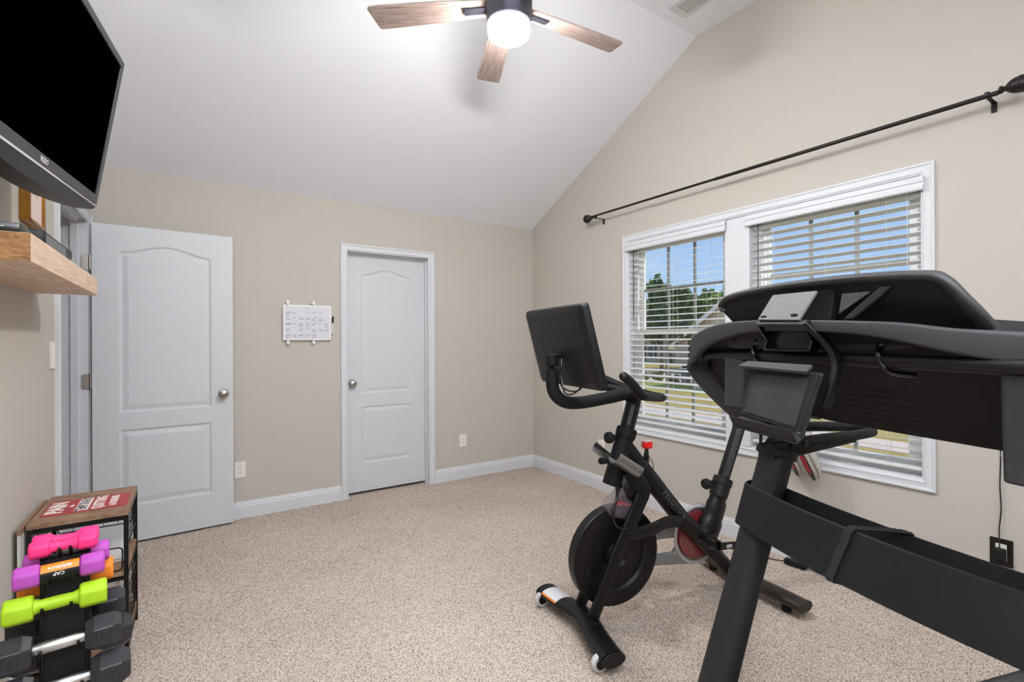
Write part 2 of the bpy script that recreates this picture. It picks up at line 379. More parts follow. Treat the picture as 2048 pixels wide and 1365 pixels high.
# jambs
mb = MB()
mb.box(CX0-.014, CX0, YB-.006, YB+TH+.01, -.01, CZ+.012); mb.box(CX1, CX1+.014, YB-.006, YB+TH+.01, -.01, CZ+.012); mb.box(CX0-.014, CX1+.014, YB-.006, YB+TH+.01, CZ, CZ+.014)
mb.box(CX0, CX0+.010, YB+.045, YB+.083, -.01, CZ); mb.box(CX1-.010, CX1, YB+.045, YB+.083, -.01, CZ); mb.box(CX0, CX1, YB+.045, YB+.083, CZ-.010, CZ)
struct(mb.build('trim_5', M_TRIM, angle=0), 'white jamb and stop inside the closet doorway', 'jamb')
j2 = MB()
j2.box(XL-.125, XL+.006, EY0-.018, EY0, -.01, CZ+.02); j2.box(XL-.125, XL+.006, EY1, EY1+.018, -.01, CZ+.02); j2.box(XL-.125, XL+.006, EY0-.018, EY1+.018, CZ+.004, CZ+.022)
j2.box(XL-.075, XL-.040, EY0, EY0+.011, -.01, CZ); j2.box(XL-.075, XL-.040, EY1-.011, EY1, -.01, CZ); j2.box(XL-.075, XL-.040, EY0, EY1, CZ-.008, CZ+.004)
ej = struct(j2.build('trim_6', M_TRIM, angle=0), 'white jamb and stop inside the entry doorway', 'jamb')

# ------------------------------------------------------------------ moulded two-panel doors
def door_mesh(wd, ht, th, panels):
    dx = .0065; nx = int(wd/dx)+1; nz = int(ht/dx)+1
    xs = np.linspace(0, wd, nx); zs = np.linspace(0, ht, nz); X, Z = np.meshgrid(xs, zs); D = np.zeros_like(X)
    for x0, x1, z0, z1, rise in panels:
        t = np.clip((X-x0)/(x1-x0), 0, 1); top = z1 + rise*np.clip(np.sin(np.pi*t), 0, 1)**2
        d = np.minimum(np.minimum(X-x0, x1-X), np.minimum(Z-z0, top-Z))
        D = np.maximum(D, np.interp(d, [0, .008, .014, .044, .05], [0, .009, .009, .002, .0025], left=0)*(d > 0))
    co = np.stack([X, D, Z], -1).reshape(-1, 3); idx = np.arange(nx*nz).reshape(nz, nx)
    q = np.stack([idx[:-1, :-1], idx[:-1, 1:], idx[1:, 1:], idx[1:, :-1]], -1).reshape(-1, 4).tolist()
    b = len(co); co = co.tolist() + [[0, 0, 0], [wd, 0, 0], [wd, 0, ht], [0, 0, ht], [0, th, 0], [wd, th, 0], [wd, th, ht], [0, th, ht]]
    q += [(b, b+4, b+5, b+1), (b+1, b+5, b+6, b+2), (b+2, b+6, b+7, b+3), (b+3, b+7, b+4, b), (b+4, b+7, b+6, b+5)]
    me = bpy.data.meshes.new('door'); me.from_pydata(co, [], q); me.update(); return me
def knob(parent, x, z, y0, sgn=-1):
    mb = MB(); mb.lathe([(.032, 0), (.032, .004), (.028, .008), (.013, .010), (.012, .030), (.020, .036), (.027, .044), (.028, .052), (.024, .060), (.012, .065), (0, .066)], (x, y0, z), (0, sgn, 0), 24)
    k = mb.build('door_knob', M_NICK, parent); return k
d1 = thing('door_1', 'open white two-panel entry door with arched upper panel', 'door', (-.505, 3.940, .012), math.atan2(.045, .76), kind='structure')
mkobj('door_slab', door_mesh(.762, 2.025, .035, [(.135, .628, .833, 1.858, .052), (.135, .628, .233, .720, 0)]), M_DOOR, d1, angle=30)
k1 = knob(d1, .702, .918, 0); k2 = knob(d1, .702, .918, .035, 1)
mb = MB(); mb.box(.7615, .770, .010, .026, .908, .930); mb.build('latch', M_NICK, d1, bevel=.002)
for hz in (1.775, 1.040, .25):
    mb = MB(); mb.lathe([(.007, 0), (.007, .09)], (-.008, .004, hz-.045), (0, 0, 1), 12)
    h = mb.build('hinge', M_NICK, d1)
    mb = MB(); mb.prism([(-.010+q[0]*0 - .0185 + q[0], .0045, hz+q[1]) for q in rrect(.037, .09, .009, 3)], (0, .0022, 0)); mb.build('hinge_leaf', M_NICK, h)
d2 = thing('door_2', 'closed white two-panel closet door with arched upper panel', 'door', (CX0+.003, YB+.084, .012), 0, kind='structure')
mkobj('door_slab', door_mesh(.712, 2.022, .035, [(.135, .580, .838, 1.852, .048), (.135, .580, .240, .722, 0)]), M_DOOR, d2, angle=30)
knob(d2, .052, .925, 0)

# ------------------------------------------------------------------ windows and blinds
def window(name, y0, y1, label):
    t = thing(name, label, 'window', (XR, y0, WZ0), 0, kind='structure')   # local x outwards, y along wall, z up
    W, H = y1-y0, WZ1-WZ0
    mb = MB()
    mb.box(0, .115, -.02, .004, -.02, H+.02); mb.box(0, .115, W-.004, W+.02, -.02, H+.02); mb.box(0, .115, -.02, W+.02, -.02, .004); mb.box(0, .115, -.02, W+.02, H-.004, H+.02)
    mb.build('reveal', M_TRIM, t, angle=0)
    mb = MB()
    a, b = .062, .118
    mb.box(a, b, .0, .0398, .0, H); mb.box(a, b, W-.0398, W, .0, H); mb.box(a+.0004, b, .0402, W-.0402, .0, .035); mb.box(a+.0004, b, .0402, W-.0402, H-.035, H)
    mb.build('window_frame', M_VINYL, t, angle=0)
    mid = 1.355-WZ0
    for nm, z0, z1, x in (('lower_sash', .030, mid+.020, .066), ('upper_sash', mid-.020, H-.030, .090)):
        mb = MB(); r = .045
        mb.box(x, x+.022, .041, .036+r, z0, z1); mb.box(x, x+.022, W-.036-r, W-.041, z0, z1); mb.box(x+.0004, x+.0216, .0362+r, W-.0362-r, z0, z0+r-.005); mb.box(x+.0004, x+.0216, .0362+r, W-.0362-r, z1-r+.005, z1)
        s = mb.build(nm, M_VINYL, t, angle=0)
        mb = MB(); mb.box(x+.009, x+.012, .036+r-.004, W-.036-r+.004, z0+r-.01, z1-r+.01); mb.build('pane', M_GLASS, s, angle=0)
        wi = W-.072-2*r
        for q in (1/3, 2/3):
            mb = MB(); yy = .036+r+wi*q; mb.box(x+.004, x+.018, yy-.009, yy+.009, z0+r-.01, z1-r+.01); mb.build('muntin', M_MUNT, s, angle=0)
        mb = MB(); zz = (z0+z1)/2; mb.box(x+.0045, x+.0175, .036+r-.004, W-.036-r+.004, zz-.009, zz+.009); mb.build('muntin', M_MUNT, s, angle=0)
    return t
window('window_1', WM1, WY1, 'white double-hung window seen beside the exercise bike screen')
window('window_2', WY0, WM0, 'white double-hung window behind the treadmill console')

def blind(y0, y1, tilt, wand_y, label):
    t = thing('window_blind', label, 'blind', (XR, y0, WZ0), 0, 'white blinds in the double window')
    W, H = y1-y0, WZ1-WZ0
    mb = MB(); prof = [(.012, H-.002), (-.030, H-.002), (-.038, H-.010), (-.038, H-.030), (-.032, H-.036), (-.032, H-.046), (-.040, H-.052), (-.040, H-.066), (-.034, H-.072), (-.030, H-.072), (-.030, H-.012), (.012, H-.012)]
    mb.prism([(x, -.012, z) for x, z in prof], (0, W+.024, 0)); mb.build('valance', M_TRIM, t, angle=25)
    mb = MB(); mb.box(.004, .050, .006, W-.006, H-.055, H-.006); mb.build('headrail', M_SLAT, t, angle=0)
    mb = MB(); n = 7
    up = [(-.025+.05*i/(n-1), 0.0012*math.cos(math.pi*(i/(n-1)-.5))) for i in range(n)]
    sec = up + [(x, z-.0020) for x, z in reversed(up)]
    ca, sa = math.cos(tilt), math.sin(tilt)
    mb.prism([(x*ca - z*sa, .009, x*sa + z*ca) for x, z in sec], (0, W-.018, 0)); me = mb.mesh('slat'); me.materials.append(M_SLAT)
    zt, zb = H-.085, .085; ns = int((zt-zb)/.045)+1; pitch = (zt-zb)/(ns-1)
    for i in range(ns):
        o = mkobj('slat', me, None, t, angle=40) if i == 0 else bpy.data.objects.new('slat', me)
        if i: COL.objects.link(o); o.parent = t
        o.location = (.028, 0, zb+i*pitch)
    mb = MB(); mb.rbox((.028, W/2, .042), (.050, W-.018, .016), .004, 2); mb.build('bottom_rail', M_SLAT, t)
    for yy in (.15, W/2, W-.15):
        mb = MB()
        for x in (.003, .053): mb.tube([(x, yy, .05), (x, yy, H-.05)], .0009, 5)
        mb.build('ladder_cord', M_CORD, t)
    mb = MB(); mb.tube([(-.006, wand_y, H-.60), (-.004, wand_y, H-.095), (0, wand_y, H-.06)], .0042, 8); mb.build('tilt_wand', pm('smoky_wand', '5a5c5e', 0.3), t)
    mb = MB(); mb.tube([(-.003, .06, .16), (-.003, .062, H-.06)], .0012, 5); mb.ball((-.003, .06, .15), .006, 8, 6); mb.build('lift_cord', M_CORD, t)
    return t
blind(WM1, WY1, math.radians(11), WY1-WM1-.055, 'white slatted blind in the window beside the bike, slats tipped outward-up')
blind(WY0, WM0, math.radians(-13), WM0-WY0-.055, 'white slatted blind behind the treadmill console, slats tipped outward-down')

# curtain rod
cr = thing('curtain_rod', 'black metal curtain rod with ball finials above the double window', 'curtain rod', (XR, 1.82, 2.34))
mb = MB(); mb.tube([(-.1, -1.24, -.008), (-.1, 0.1, 0)], .0105, 14); mb.build('rod', M_BRONZE, cr)
mb = MB(); mb.tube([(-.1, 0.0, 0), (-.1, 1.26, .006)], .0085, 14); mb.build('inner_rod', M_BRONZE, cr)
for s_, yy in ((-1, -1.24), (1, 1.26)):
    mb = MB(); mb.lathe([(.011, 0), (.016, .004), (.016, .010), (.011, .014), (.011, .020), (.018, .026), (.026, .036), (.032, .048), (.0325, .052), (.0315, .053), (.035, .064), (.0345, .068), (.036, .070), (.030, .086), (.018, .094), (0, .097)], (-.1, yy, 0), (0, s_, 0), 24); mb.build('finial', M_BRONZE, cr)
    mb = MB(); yb_ = yy - s_*.035
    mb.box(-.108, -.001, yb_-.008, yb_+.008, -.0145, -.0105); mb.box(-.004, 0, yb_-.010, yb_+.010, -.055, -.010); mb.rbox((-.1, yb_, -.004), (.030, .016, .020), .003)
    mb.tube([(-.1, yb_, -.012), (-.1, yb_, -.026)], .003, 8)
    mb.build('bracket', M_BRONZE, cr, bevel=.001)

# ------------------------------------------------------------------ ceiling fan
FX, FY, FZ = 1.232, 1.875, 2.82
fan = thing('ceiling_fan', 'five-blade ceiling fan with weathered wood blades and round light', 'ceiling fan', (FX, FY, FZ), math.radians(67.6))
M_FMET = pm('graphite_metal', '42434e', 0.38, metal=0.6)
M_FWOOD = pm('weathered_fan_wood', 'ab9a93', 0.55, wood=(5, '7d6b64'), stretch=(1.2, 14, 14))
mb = MB(); mb.lathe([(.098, -.075), (.102, -.070), (.104, -.020), (.108, .0), (.108, .055), (.095, .085), (.03, .098), (.013, .10)], seg=40); mb.build('motor_housing', M_FMET, fan)
mb = MB(); mb.lathe([(.0125, .09), (.0125, .55)], seg=16); mb.build('downrod', M_FMET, fan)
mb = MB(); mb.lathe([(.02, .50), (.05, .53), (.065, .57), (.065, ZC-FZ+.003)], seg=28); mb.build('canopy', M_FMET, fan)
M_GLOBE = pm('lit_globe', 'ffffff', 0.4, emis=('fffaf6', GLOBE))
mb = MB(); mb.lathe([(.098, -.0751), (.098, -.108), (.094, -.122), (.083, -.132), (.06, -.137), (0, -.139)], seg=40); mb.build('light_globe', M_GLOBE, fan)
blade = MB()
outl = [(.085, -.044), (.085, .046), (.30, .060), (.60, .070), (.648, .068), (.658, .056), (.640, -.052), (.632, -.062), (.60, -.063), (.30, -.055)]
blade.prism([(x, y, -.0035) for x, y in outl], (0, 0, .007)); bme = blade.mesh('blade'); bme.materials.append(M_FWOOD)
iron = MB(); iron.rbox((.145, 0, -.009), (.13, .036, .012), .004); ime = iron.mesh('blade_iron'); ime.materials.append(M_FMET)
for i in range(5):
    b = mkobj('blade', bme, None, fan, angle=30 if i == 0 else 0); b.rotation_euler = (math.radians(10), 0, math.radians(72*i)); b.location = (0, 0, .01)
    q = mkobj('blade_iron', ime, None, b, angle=30 if i == 0 else 0)

# ceiling register
vt = thing('ceiling_vent', 'white slotted air register set in the flat of the ceiling', 'vent', (2.64, 1.86, ZC))
mb = MB(); r_ = rrect(.17, .36, .012); mb.prism([(x, y, -.006) for x, y in r_], (0, 0, .0065)); mb.build('frame', pm('vent_white', 'd9d9d9', 0.5), vt, bevel=.003)
mb = MB(); mb.box(-.052, .052, -.14, .14, -.0068, -.005); mb.build('backing', pm('vent_shadow', '55575a', .8), vt, angle=0)
sl = MB(); sl.box(-.052, .052, -.0045, .0045, -.011, -.0062); sme = sl.mesh('slat'); sme.materials.append(pm('vent_white', 'd9d9d9'))
for i in range(20):
    o = mkobj('slat', sme, None, vt, angle=0); o.location = (0, -.133+.014*i, 0)

# ------------------------------------------------------------------ wall plates
def outlet(loc, rotz, label):
    t = thing('wall_outlet', label, 'outlet', loc, rotz)           # local -y faces the room
    mb = MB(); mb.prism([(x, -.006, z) for x, z in rrect(.072, .118, .004)], (0, .0065, 0)); mb.build('cover_plate', M_OUT, t, bevel=.0015)
    for dz in (-.0195, .0195):
        mb = MB(); mb.prism([(x, -.0085, z+dz) for x, z in rrect(.034, .029, .010)], (0, .003, 0)); rc = mb.build('receptacle', M_OUT, t)
        mb = MB(); mb.box(-.009, -.0065, -.0092, -.008, dz-.001, dz+.008); mb.box(.0065, .009, -.0092, -.008, dz-.001, dz+.008); mb.lathe([(.0028, 0), (.0028, .0012)], (0, -.008, dz-.008), (0, -1, 0), 10); mb.build('slots', M_HOLE, rc, angle=0)
    mb = MB(); mb.lathe([(.0025, 0), (.0025, .001), (0, .0014)], (0, -.006, 0), (0, -1, 0), 10); mb.build('screw', M_NICK, t)
    return t
outlet((2.143, YB, .352), 0, 'ivory duplex outlet between the closet door and the corner')
outlet((.304, YB, .352), 0, 'ivory duplex outlet beside the open door edge')
outlet((XR, 3.085, .372), -math.pi/2, 'white outlet under the window behind the exercise bike')
po = thing('power_outlet', 'dark bronze outlet plate with a black charger plugged in', 'outlet', (XR, .600, .351), -math.pi/2)
mb = MB(); mb.prism([(x, -.006, z) for x, z in rrect(.074, .118, .003)], (0, .0065, 0)); mb.build('cover_plate', M_BRONZE, po, bevel=.001)
mb = MB(); mb.prism([(x, -.009, z) for x, z in rrect(.036, .074, .003)], (0, .004, 0)); mb.build('receptacle', M_OUT, po)
ch = thing('wall_charger', 'small black charger plugged into the bronze outlet with cord', 'charger', (XR, .600, .345), -math.pi/2)
mb = MB(); mb.rbox((0, -.026, -.004), (.036, .036, .062), .005); mb.build('charger_body', M_BLK, ch)
pth = smooth_path([(0, -.03, .02), (0, -.032, .06), (-.003, -.018, .11), (.002, -.012, .20), (-.002, -.010, .30), (.001, -.010, .42), (0, -.010, .60)], 6)
mb = MB(); mb.tube(pth, .0024, 6); mb.build('cord', M_BLK, ch)
sw = thing('light_switch', 'white rocker light switch on the wall under the floating shelf', 'light switch', (XL, 3.035, 1.233), math.pi/2)
mb = MB(); mb.prism([(x, -.006, z) for x, z in rrect(.086, .124, .004)], (0, .0065, 0)); mb.build('cover_plate', M_OUT, sw, bevel=.0015)
mb = MB(); mb.prism([(x, -.009, z) for x, z in rrect(.034, .068, .003)], (0, .004, 0)); mb.build('rocker', M_WHITEP, sw)

# ------------------------------------------------------------------ television on its wall arm
TVB, TVT = Vector((-.287, 2.356, 1.792)), Vector((-.201, 2.343, 2.345))
TW, THT = .885, .56
tw = Vector((.148, .989, 0)).normalized(); tu = (TVT-TVB); tu = (tu - tw*tu.dot(tw)).normalized()
tv = thing('television', 'black flat-screen television tilted down over the floating shelf', 'television')
tv.matrix_world = frame_m(TVB-tw*TW, tw, tu)      # local x along the screen towards the entry door, y up the screen, z out of the screen
M_TVF = pm('tv_bezel', '37383a', 0.42, bump=(400, .05, .0005)); M_TVS = pm('tv_screen', '010101', 0.30, spec=0.0); M_TVB = pm('tv_back', '2b2c2e', 0.45)
mb = MB()
z0, z1 = -.030, .0
mb.box(0, TW, THT-.026, THT, z0, z1); mb.box(0, .024, .008, THT-.026, z0, z1); mb.box(TW-.024, TW, .008, THT-.026, z0, z1); mb.box(.024, TW-.024, .008, .041, z0, z1)
bz = mb.build('bezel', M_TVF, tv, angle=0, bevel=.003)
mb = MB(); mb.box(.022, TW-.022, .039, THT-.024, -.020, -.005); mb.build('screen', M_TVS, tv, angle=0)
mb = MB(); mb.box(.012, TW-.012, .0015, .0085, -.022, -.001); mb.build('silver_strip', pm('tv_silver', 'dcdde0', .3, metal=.3), tv, angle=0)
mb = MB(); n = 30; rows = []
for i in range(n+1):                               # curved belly under the silver strip
    x = TW*i/n; d = math.sin(math.pi*i/n)**.8
    rows.append([(x, .002, -.002), (x, -.010-.026*d, -.010-.012*d), (x, -.016-.040*d, -.040-.030*d), (x, .0, -.060-.045*d), (x, .03, -.050)])
mb.add([q for r in rows for q in r], [(i*5+j, i*5+(j+1) % 5, (i+1)*5+(j+1) % 5, (i+1)*5+j) for i in range(n) for j in range(5)] + [(4, 3, 2, 1, 0), tuple(n*5+j for j in range(5))])
mb.build('speaker_bar', M_TVB, tv, angle=28)
mb = MB(); mb.box(.01, TW-.01, .01, THT-.008, -.040, -.028)
mb.add([(.03, .02, -.040), (TW-.03, .02, -.040), (TW-.03, THT-.02, -.040), (.03, THT-.02, -.040), (.14, .03, -.095), (TW-.14, .03, -.095), (TW-.14, THT-.12, -.095), (.14, THT-.12, -.095)],
       [(4, 5, 6, 7), (0, 1, 5, 4), (1, 2, 6, 5), (2, 3, 7, 6), (3, 0, 4, 7)]); mb.build('back_cover', M_TVB, tv, angle=20)
lettering('VIZIO', .020, pm('logo_silver', 'e0e0e0', .35, metal=.3), bz, frame_m((TW*.5, .0235, .0006), (1, 0, 0), (0, 1, 0)), bold=.0006, name='maker_name')
for x in (TW*.38, TW*.62):
    mb = MB(); mb.box(x-.014, x+.014, .05, THT-.10, -.108, -.095); mb.build('mount_rail', M_BLKM, tv, angle=0)
mb = MB(); mb.box(TW*.36, TW*.64, .22, .26, -.116, -.106); mb.build('mount_bracket', M_BLKM, tv, angle=0)
mt = thing('tv_wall_mount', 'black swivel wall arm holding the television', 'wall mount', (XL, 1.90, 2.02))
mb = MB(); mb.box(.0, .012, -.06, .06, -.20, .20); mb.build('wall_plate', M_BLKM, mt, angle=0, bevel=.002)
_ac = tv.matrix_world @ Vector((TW*.5, .24, -.114)) - Vector((XL, 1.90, 2.02))
mb = MB(); mb.tube([(.01, .0, .0), (.03, .02, 0), (_ac.x*.7, _ac.y*.5, _ac.z*.5), tuple(_ac)], .012, 10); mb.build('arm', M_BLKM, mt)

# ------------------------------------------------------------------ floating shelf, picture, media box
M_OAK = pm('pale_oak', 'dcc5b0', 0.6, wood=(7, 'c4a68c'), stretch=(9, 1.0, 9), bump=(40, .12, .001))
M_OAKE = pm('oak_end_grain', '9c7043', 0.7, wood=(30, '6d4a27'), stretch=(1, 1, 4))
sh = thing('floating_shelf', 'thick pale oak floating shelf under the television', 'shelf', (XL, 1.68, 1.492))
mb = MB(); mb.box(0, .20, 0, 1.047, 0, .072); mb.build('board', M_OAK, sh, angle=0, bevel=.0015)
mb = MB(); mb.box(.001, .199, -.0012, .0004, .001, .071); mb.build('end_grain', M_OAKE, sh, angle=0)
pf = thing('picture_frame', 'gold framed pale pink print hung on the wall over the shelf', 'picture frame', (XL, 2.528, 1.752))
M_GOLD = pm('antique_gold', 'b27c2c', 0.35, metal=.55, var=(20, '8a5c18', .3))
mb = MB(); D_, Wd, Hh, t_ = .031, .232, .285, .014
mb.box(0, D_, 0, t_, 0, Hh); mb.box(0, D_, Wd-t_, Wd, 0, Hh); mb.box(0, D_, 0, Wd, 0, t_); mb.box(0, D_, 0, Wd, Hh-t_, Hh); mb.build('frame', M_GOLD, pf, angle=0, bevel=.002)
mb = MB(); mb.box(.004, .022, t_-.002, Wd-t_+.002, t_-.002, Hh-t_+.002); pr = mb.build('print', pm('blush_print', 'eadad2', .8, var=(6, 'e2cfc8', .3)), pf, angle=0)
for row, (za, cnt) in enumerate(((.150, 3), (.115, 4))):
    for i in range(cnt):
        y = .10 - i*.022 + .05; mb = MB(); mb.box(.022, .0224, y, y+.0022, za, za+.014)
        mb.box(.022, .0224, y, y+.008, za+.006*(i % 3), za+.006*(i % 3)+.002); mb.build('printed_character', pm('grey_ink', '9a8f8c', .8), pr, angle=0)
md = thing('media_box', 'slim black streaming box lying on the floating shelf', 'media box', (XL, 1.88, 1.5635))
mb = MB(); mb.rbox((.120, .205, .024), (.13, .40, .046), .004); mb.build('case', M_BLK, md)
mb = MB(); mb.box(.1850, .1858, .03, .30, .006, .040); mb.build('front_panel', pm('smoked_front', '3c3c3e', .3), md, angle=0)
mb = MB(); mb.lathe([(.003, 0), (.003, .001)], (.1853, .392, .014), (1, 0, 0), 10); mb.build('port', M_WHITEP, md)
kb = thing('cable_tray', 'flat black device with a row of pale slots at the near shelf end', 'device', (XL, 1.70, 1.5635))
mb = MB(); mb.rbox((.095, .085, .0135), (.16, .17, .026), .004); mb.build('case', M_BLKG, kb)
mb = MB()
for i in range(6): mb.rbox((.03+.022*i, -.0006, .016), (.013, .001, .003), .0004)
mb.build('slots', pm('pale_slot', 'b5b5b5', .5), kb, angle=0)

# ------------------------------------------------------------------ dry erase board
wb = thing('dry_erase_board', 'small white dry erase board full of handwriting beside the closet', 'whiteboard', (.593, YB, 1.302), 0)
mb = MB(); W_, H_ = .357, .276
mb.prism([(W_/2+x, -.026, H_/2+z) for x, z in rrect(W_, H_, .010)], (0, .012, 0)); mb.build('frame', M_WHITEP, wb, bevel=.003)
mb = MB(); mb.box(.012, W_-.012, -.0268, -.0255, .012, H_-.012); fc = mb.build('writing_surface', pm('board_face', 'dcdde6', .35), wb, angle=0)
M_INK = pm('marker_ink', '0c0c12', .6); M_LINE = pm('faint_grid_line', 'c3c4d2', .6)
mb = MB()
for i in range(1, 7): x = .012+(W_-.024)*i/7; mb.box(x-.0005, x+.0005, -.0271, -.0267, .014, H_-.045)
for i in range(6): z = .014+(H_-.060)*i/5; mb.box(.014, W_-.014, -.0271, -.0267, z-.0005, z+.0005)
mb.build('grid_lines', M_LINE, fc, angle=0)
mb = MB(); random.seed(11)
def scrib(x, z, wd, amp=.0042, slope=.22, th=.0019):
    pts = []; k = max(4, int(wd/.0035))
    for i in range(k+1): pts.append((x+wd*i/k, z+slope*wd*i/k + (amp if i % 2 else -amp)*random.uniform(.2, 1)))
    for a, b in zip(pts, pts[1:]):
        dx, dz = b[0]-a[0], b[1]-a[1]; L = math.hypot(dx, dz)+1e-9; nx_, nz_ = -dz/L*th/2, dx/L*th/2
        q = [(a[0]+nx_, a[1]+nz_), (b[0]+nx_, b[1]+nz_), (b[0]-nx_, b[1]-nz_), (a[0]-nx_, a[1]-nz_)]
        mb.prism([(u, -.0274, v) for u, v in q], (0, .0005, 0))
cw, chh = (W_-.024)/7, (H_-.060)/5
skip = {(2, 0), (1, 3), (6, 0), (2, 5)}
for r in range(5):
    for c in range(7):
        if (c, r) in skip or (c == 6 and r in (1, 4)) or (c == 5 and r == 4): continue
        for k in range(random.choice((1, 2, 2, 3))):
            scrib(.017+cw*c+random.uniform(0, .006), H_-.062-chh*r-.010*k, random.uniform(.018, .038), random.uniform(.0018, .0034), random.uniform(.0, .35))
for c, ch_ in enumerate('SMTWTF'):
    scrib(.030+cw*c, H_-.040, .005, .0025, 0, .0009)
scrib(.158, H_-.023, .034, .002, 0, .0012)
mb.build('handwriting', M_INK, fc, angle=0)
for cx_ in (.036, .222):
    for zz, s_ in ((H_, 1), (0, -1)):
        mb = MB(); mb.rbox((cx_, -.017, zz+s_*.017), (.024, .030, .026), .006); mb.rbox((cx_, -.029, zz+s_*.002-s_*.008), (.016, .006, .018), .002); mb.build('wall_clip', M_WHITEP, wb)
mk = thing('dry_erase_marker', 'black-capped white marker clipped to the side of the dry erase board', 'marker', (.9575, YB-.0185, 1.352), 0)
mb = MB(); mb.lathe([(.005, 0), (.0058, .004), (.0058, .095)], (0, 0, 0), (.05, 0, 1), 14); mb.build('barrel', M_WHITEP, mk)
mb = MB(); mb.lathe([(.0068, .09), (.0068, .138), (.005, .142)], (0, 0, 0), (.05, 0, 1), 14); mb.build('cap', M_BLK, mk)
mb = MB(); mb.lathe([(.0045, -.006), (.005, .0)], (0, 0, 0), (.05, 0, 1), 12); mb.build('end_plug', M_BLK, mk)

# ------------------------------------------------------------------ wire rack with the red sign
M_RUST = pm('rustic_board', '9a7a60', .65, wood=(4, '6f5442'), stretch=(3, 10, 10), bump=(30, .1, .001))
RX0, RX1, RY0, RY1, RZ = -.503, -.207, 2.466, 2.872, .62
rk = thing('wire_rack', 'black wire storage rack with rustic wood shelves by the entry door', 'rack', (RX0, RY0, 0))
RW, RD = RX1-RX0, RY1-RY0
for x in (.008, RW-.008):
    for y in (.008, RD-.008):
        mb = MB(); mb.box(x-.0075, x+.0075, y-.0075, y+.0075, 0, RZ-.018); mb.build('leg', M_BLKM, rk, angle=0)
mb = MB(); mb.box(0, RW, 0, RD, RZ-.018, RZ); mb.build('top_board', M_RUST, rk, angle=0, bevel=.001)
mb = MB(); mb.box(.004, RW-.004, .004, RD-.004, .362, .378); mb.build('shelf_board', M_RUST, rk, angle=0, bevel=.001)
mb = MB(); mb.box(.004, RW-.004, .004, RD-.004, .070, .086); mb.build('lower_board', M_RUST, rk, angle=0, bevel=.001)
for z in (RZ-.030, .352, .060):
    for y in (.008, RD-.008):
        mb = MB(); mb.box(.008, RW-.008, y-.006, y+.006, z-.006, z+.006 if z < .5 else z+.012); mb.build('rail', M_BLKM, rk, angle=0)
    for x in (.008, RW-.008):
        mb = MB(); mb.box(x-.006, x+.006, .008, RD-.008, z-.006, z+.006 if z < .5 else z+.012); mb.build('rail', M_BLKM, rk, angle=0)
def guard(axis, const, a0, a1, z0, z1):
    mb = MB(); f = (lambda a, z: (const, a, z)) if axis == 'x' else (lambda a, z: (a, const, z))
    ca, cz = (a0+a1)/2, (z0+z1)/2
    mb.tube([f(ca+x, cz+z) for x, z in rrect(a1-a0, z1-z0, .014, 3)], .0026, 6, closed=True, up=(1, 0, 0) if axis == 'x' else (0, 1, 0))
    n = max(3, round((a1-a0)/.05)); m = max(2, round((z1-z0)/.045))
    for i in range(1, n): a = a0+(a1-a0)*i/n; mb.tube([f(a, z0), f(a, z1)], .0013, 5)
    for i in range(1, m): z = z0+(z1-z0)*i/m; mb.tube([f(a0, z), f(a1, z)], .0013, 5, up=(0, 0, 1))
    mb.build('wire_guard', M_BLKM, rk)
for z0_, z1_ in ((.455, .585), (.392, .45) if False else (.130, .300)):
    guard('y', RD-.008, .02, RW-.02, z0_, z1_)
guard('x', RW-.008, .02, RD-.02, .455, .575); guard('x', RW-.008, .02, RD-.02, .100, .275); guard('x', .008, .02, RD-.02, .455, .585)
guard('y', .008, .15, RW-.02, .385, .475)
sg = thing('motivational_sign', 'red metal sign about pain and quitting on the wire rack', 'sign', (-.352, 2.651, RZ), 0)
mb = MB(); mb.prism([(x, y, 0) for x, y in rrect(.262, .208, .008)], (0, 0, .003)); pl = mb.build('plate', pm('red_sign', 'a8343a', .5, var=(30, '98302f', .3)), sg, bevel=.0008)
M_SW = pm('sign_white', 'ece6e2', .6); M_SD = pm('sign_dark', '2c2a2c', .6)
def sgt(txt, x, size, mat, sx=1, y=0, bold=.001): lettering(txt, size, mat, pl, frame_m((x, y, .0032), (0, 1, 0), (-1, 0, 0)), bold=bold, sx=sx, name='sign_lettering')
sgt('PAIN', -.094, .070, M_SW, 1.05, bold=.003); sgt('-is-', -.052, .024, M_SW)
mb = MB(); mb.box(-.034, .008, -.092, .092, .003, .0034); mb.build('white_panel', M_SW, pl, angle=0)
sgt('TEMPORARY', -.013, .047, M_SD, .72, bold=.001); sgt('QUITTING', .038, .050, M_SW, .80, bold=.0015); sgt('is FOREVER', .084, .036, M_SW, .85, bold=.001)
# leaning panel between the rack and the wall
lp = thing('leaning_panel', 'pale wood-edged panel standing between the wire rack and the wall', 'panel', (XL+.014, 2.42, 0), 0)
mb = MB(); mb.box(.0, .008, 0, .40, .002, .600); mb.build('sheet', pm('pale_sheet', 'c9c6c2', .6), lp, angle=0)
mb = MB(); mb.box(-.001, .009, -.001, .401, .600, .622); mb.build('wood_edge', M_RUST, lp, angle=0)
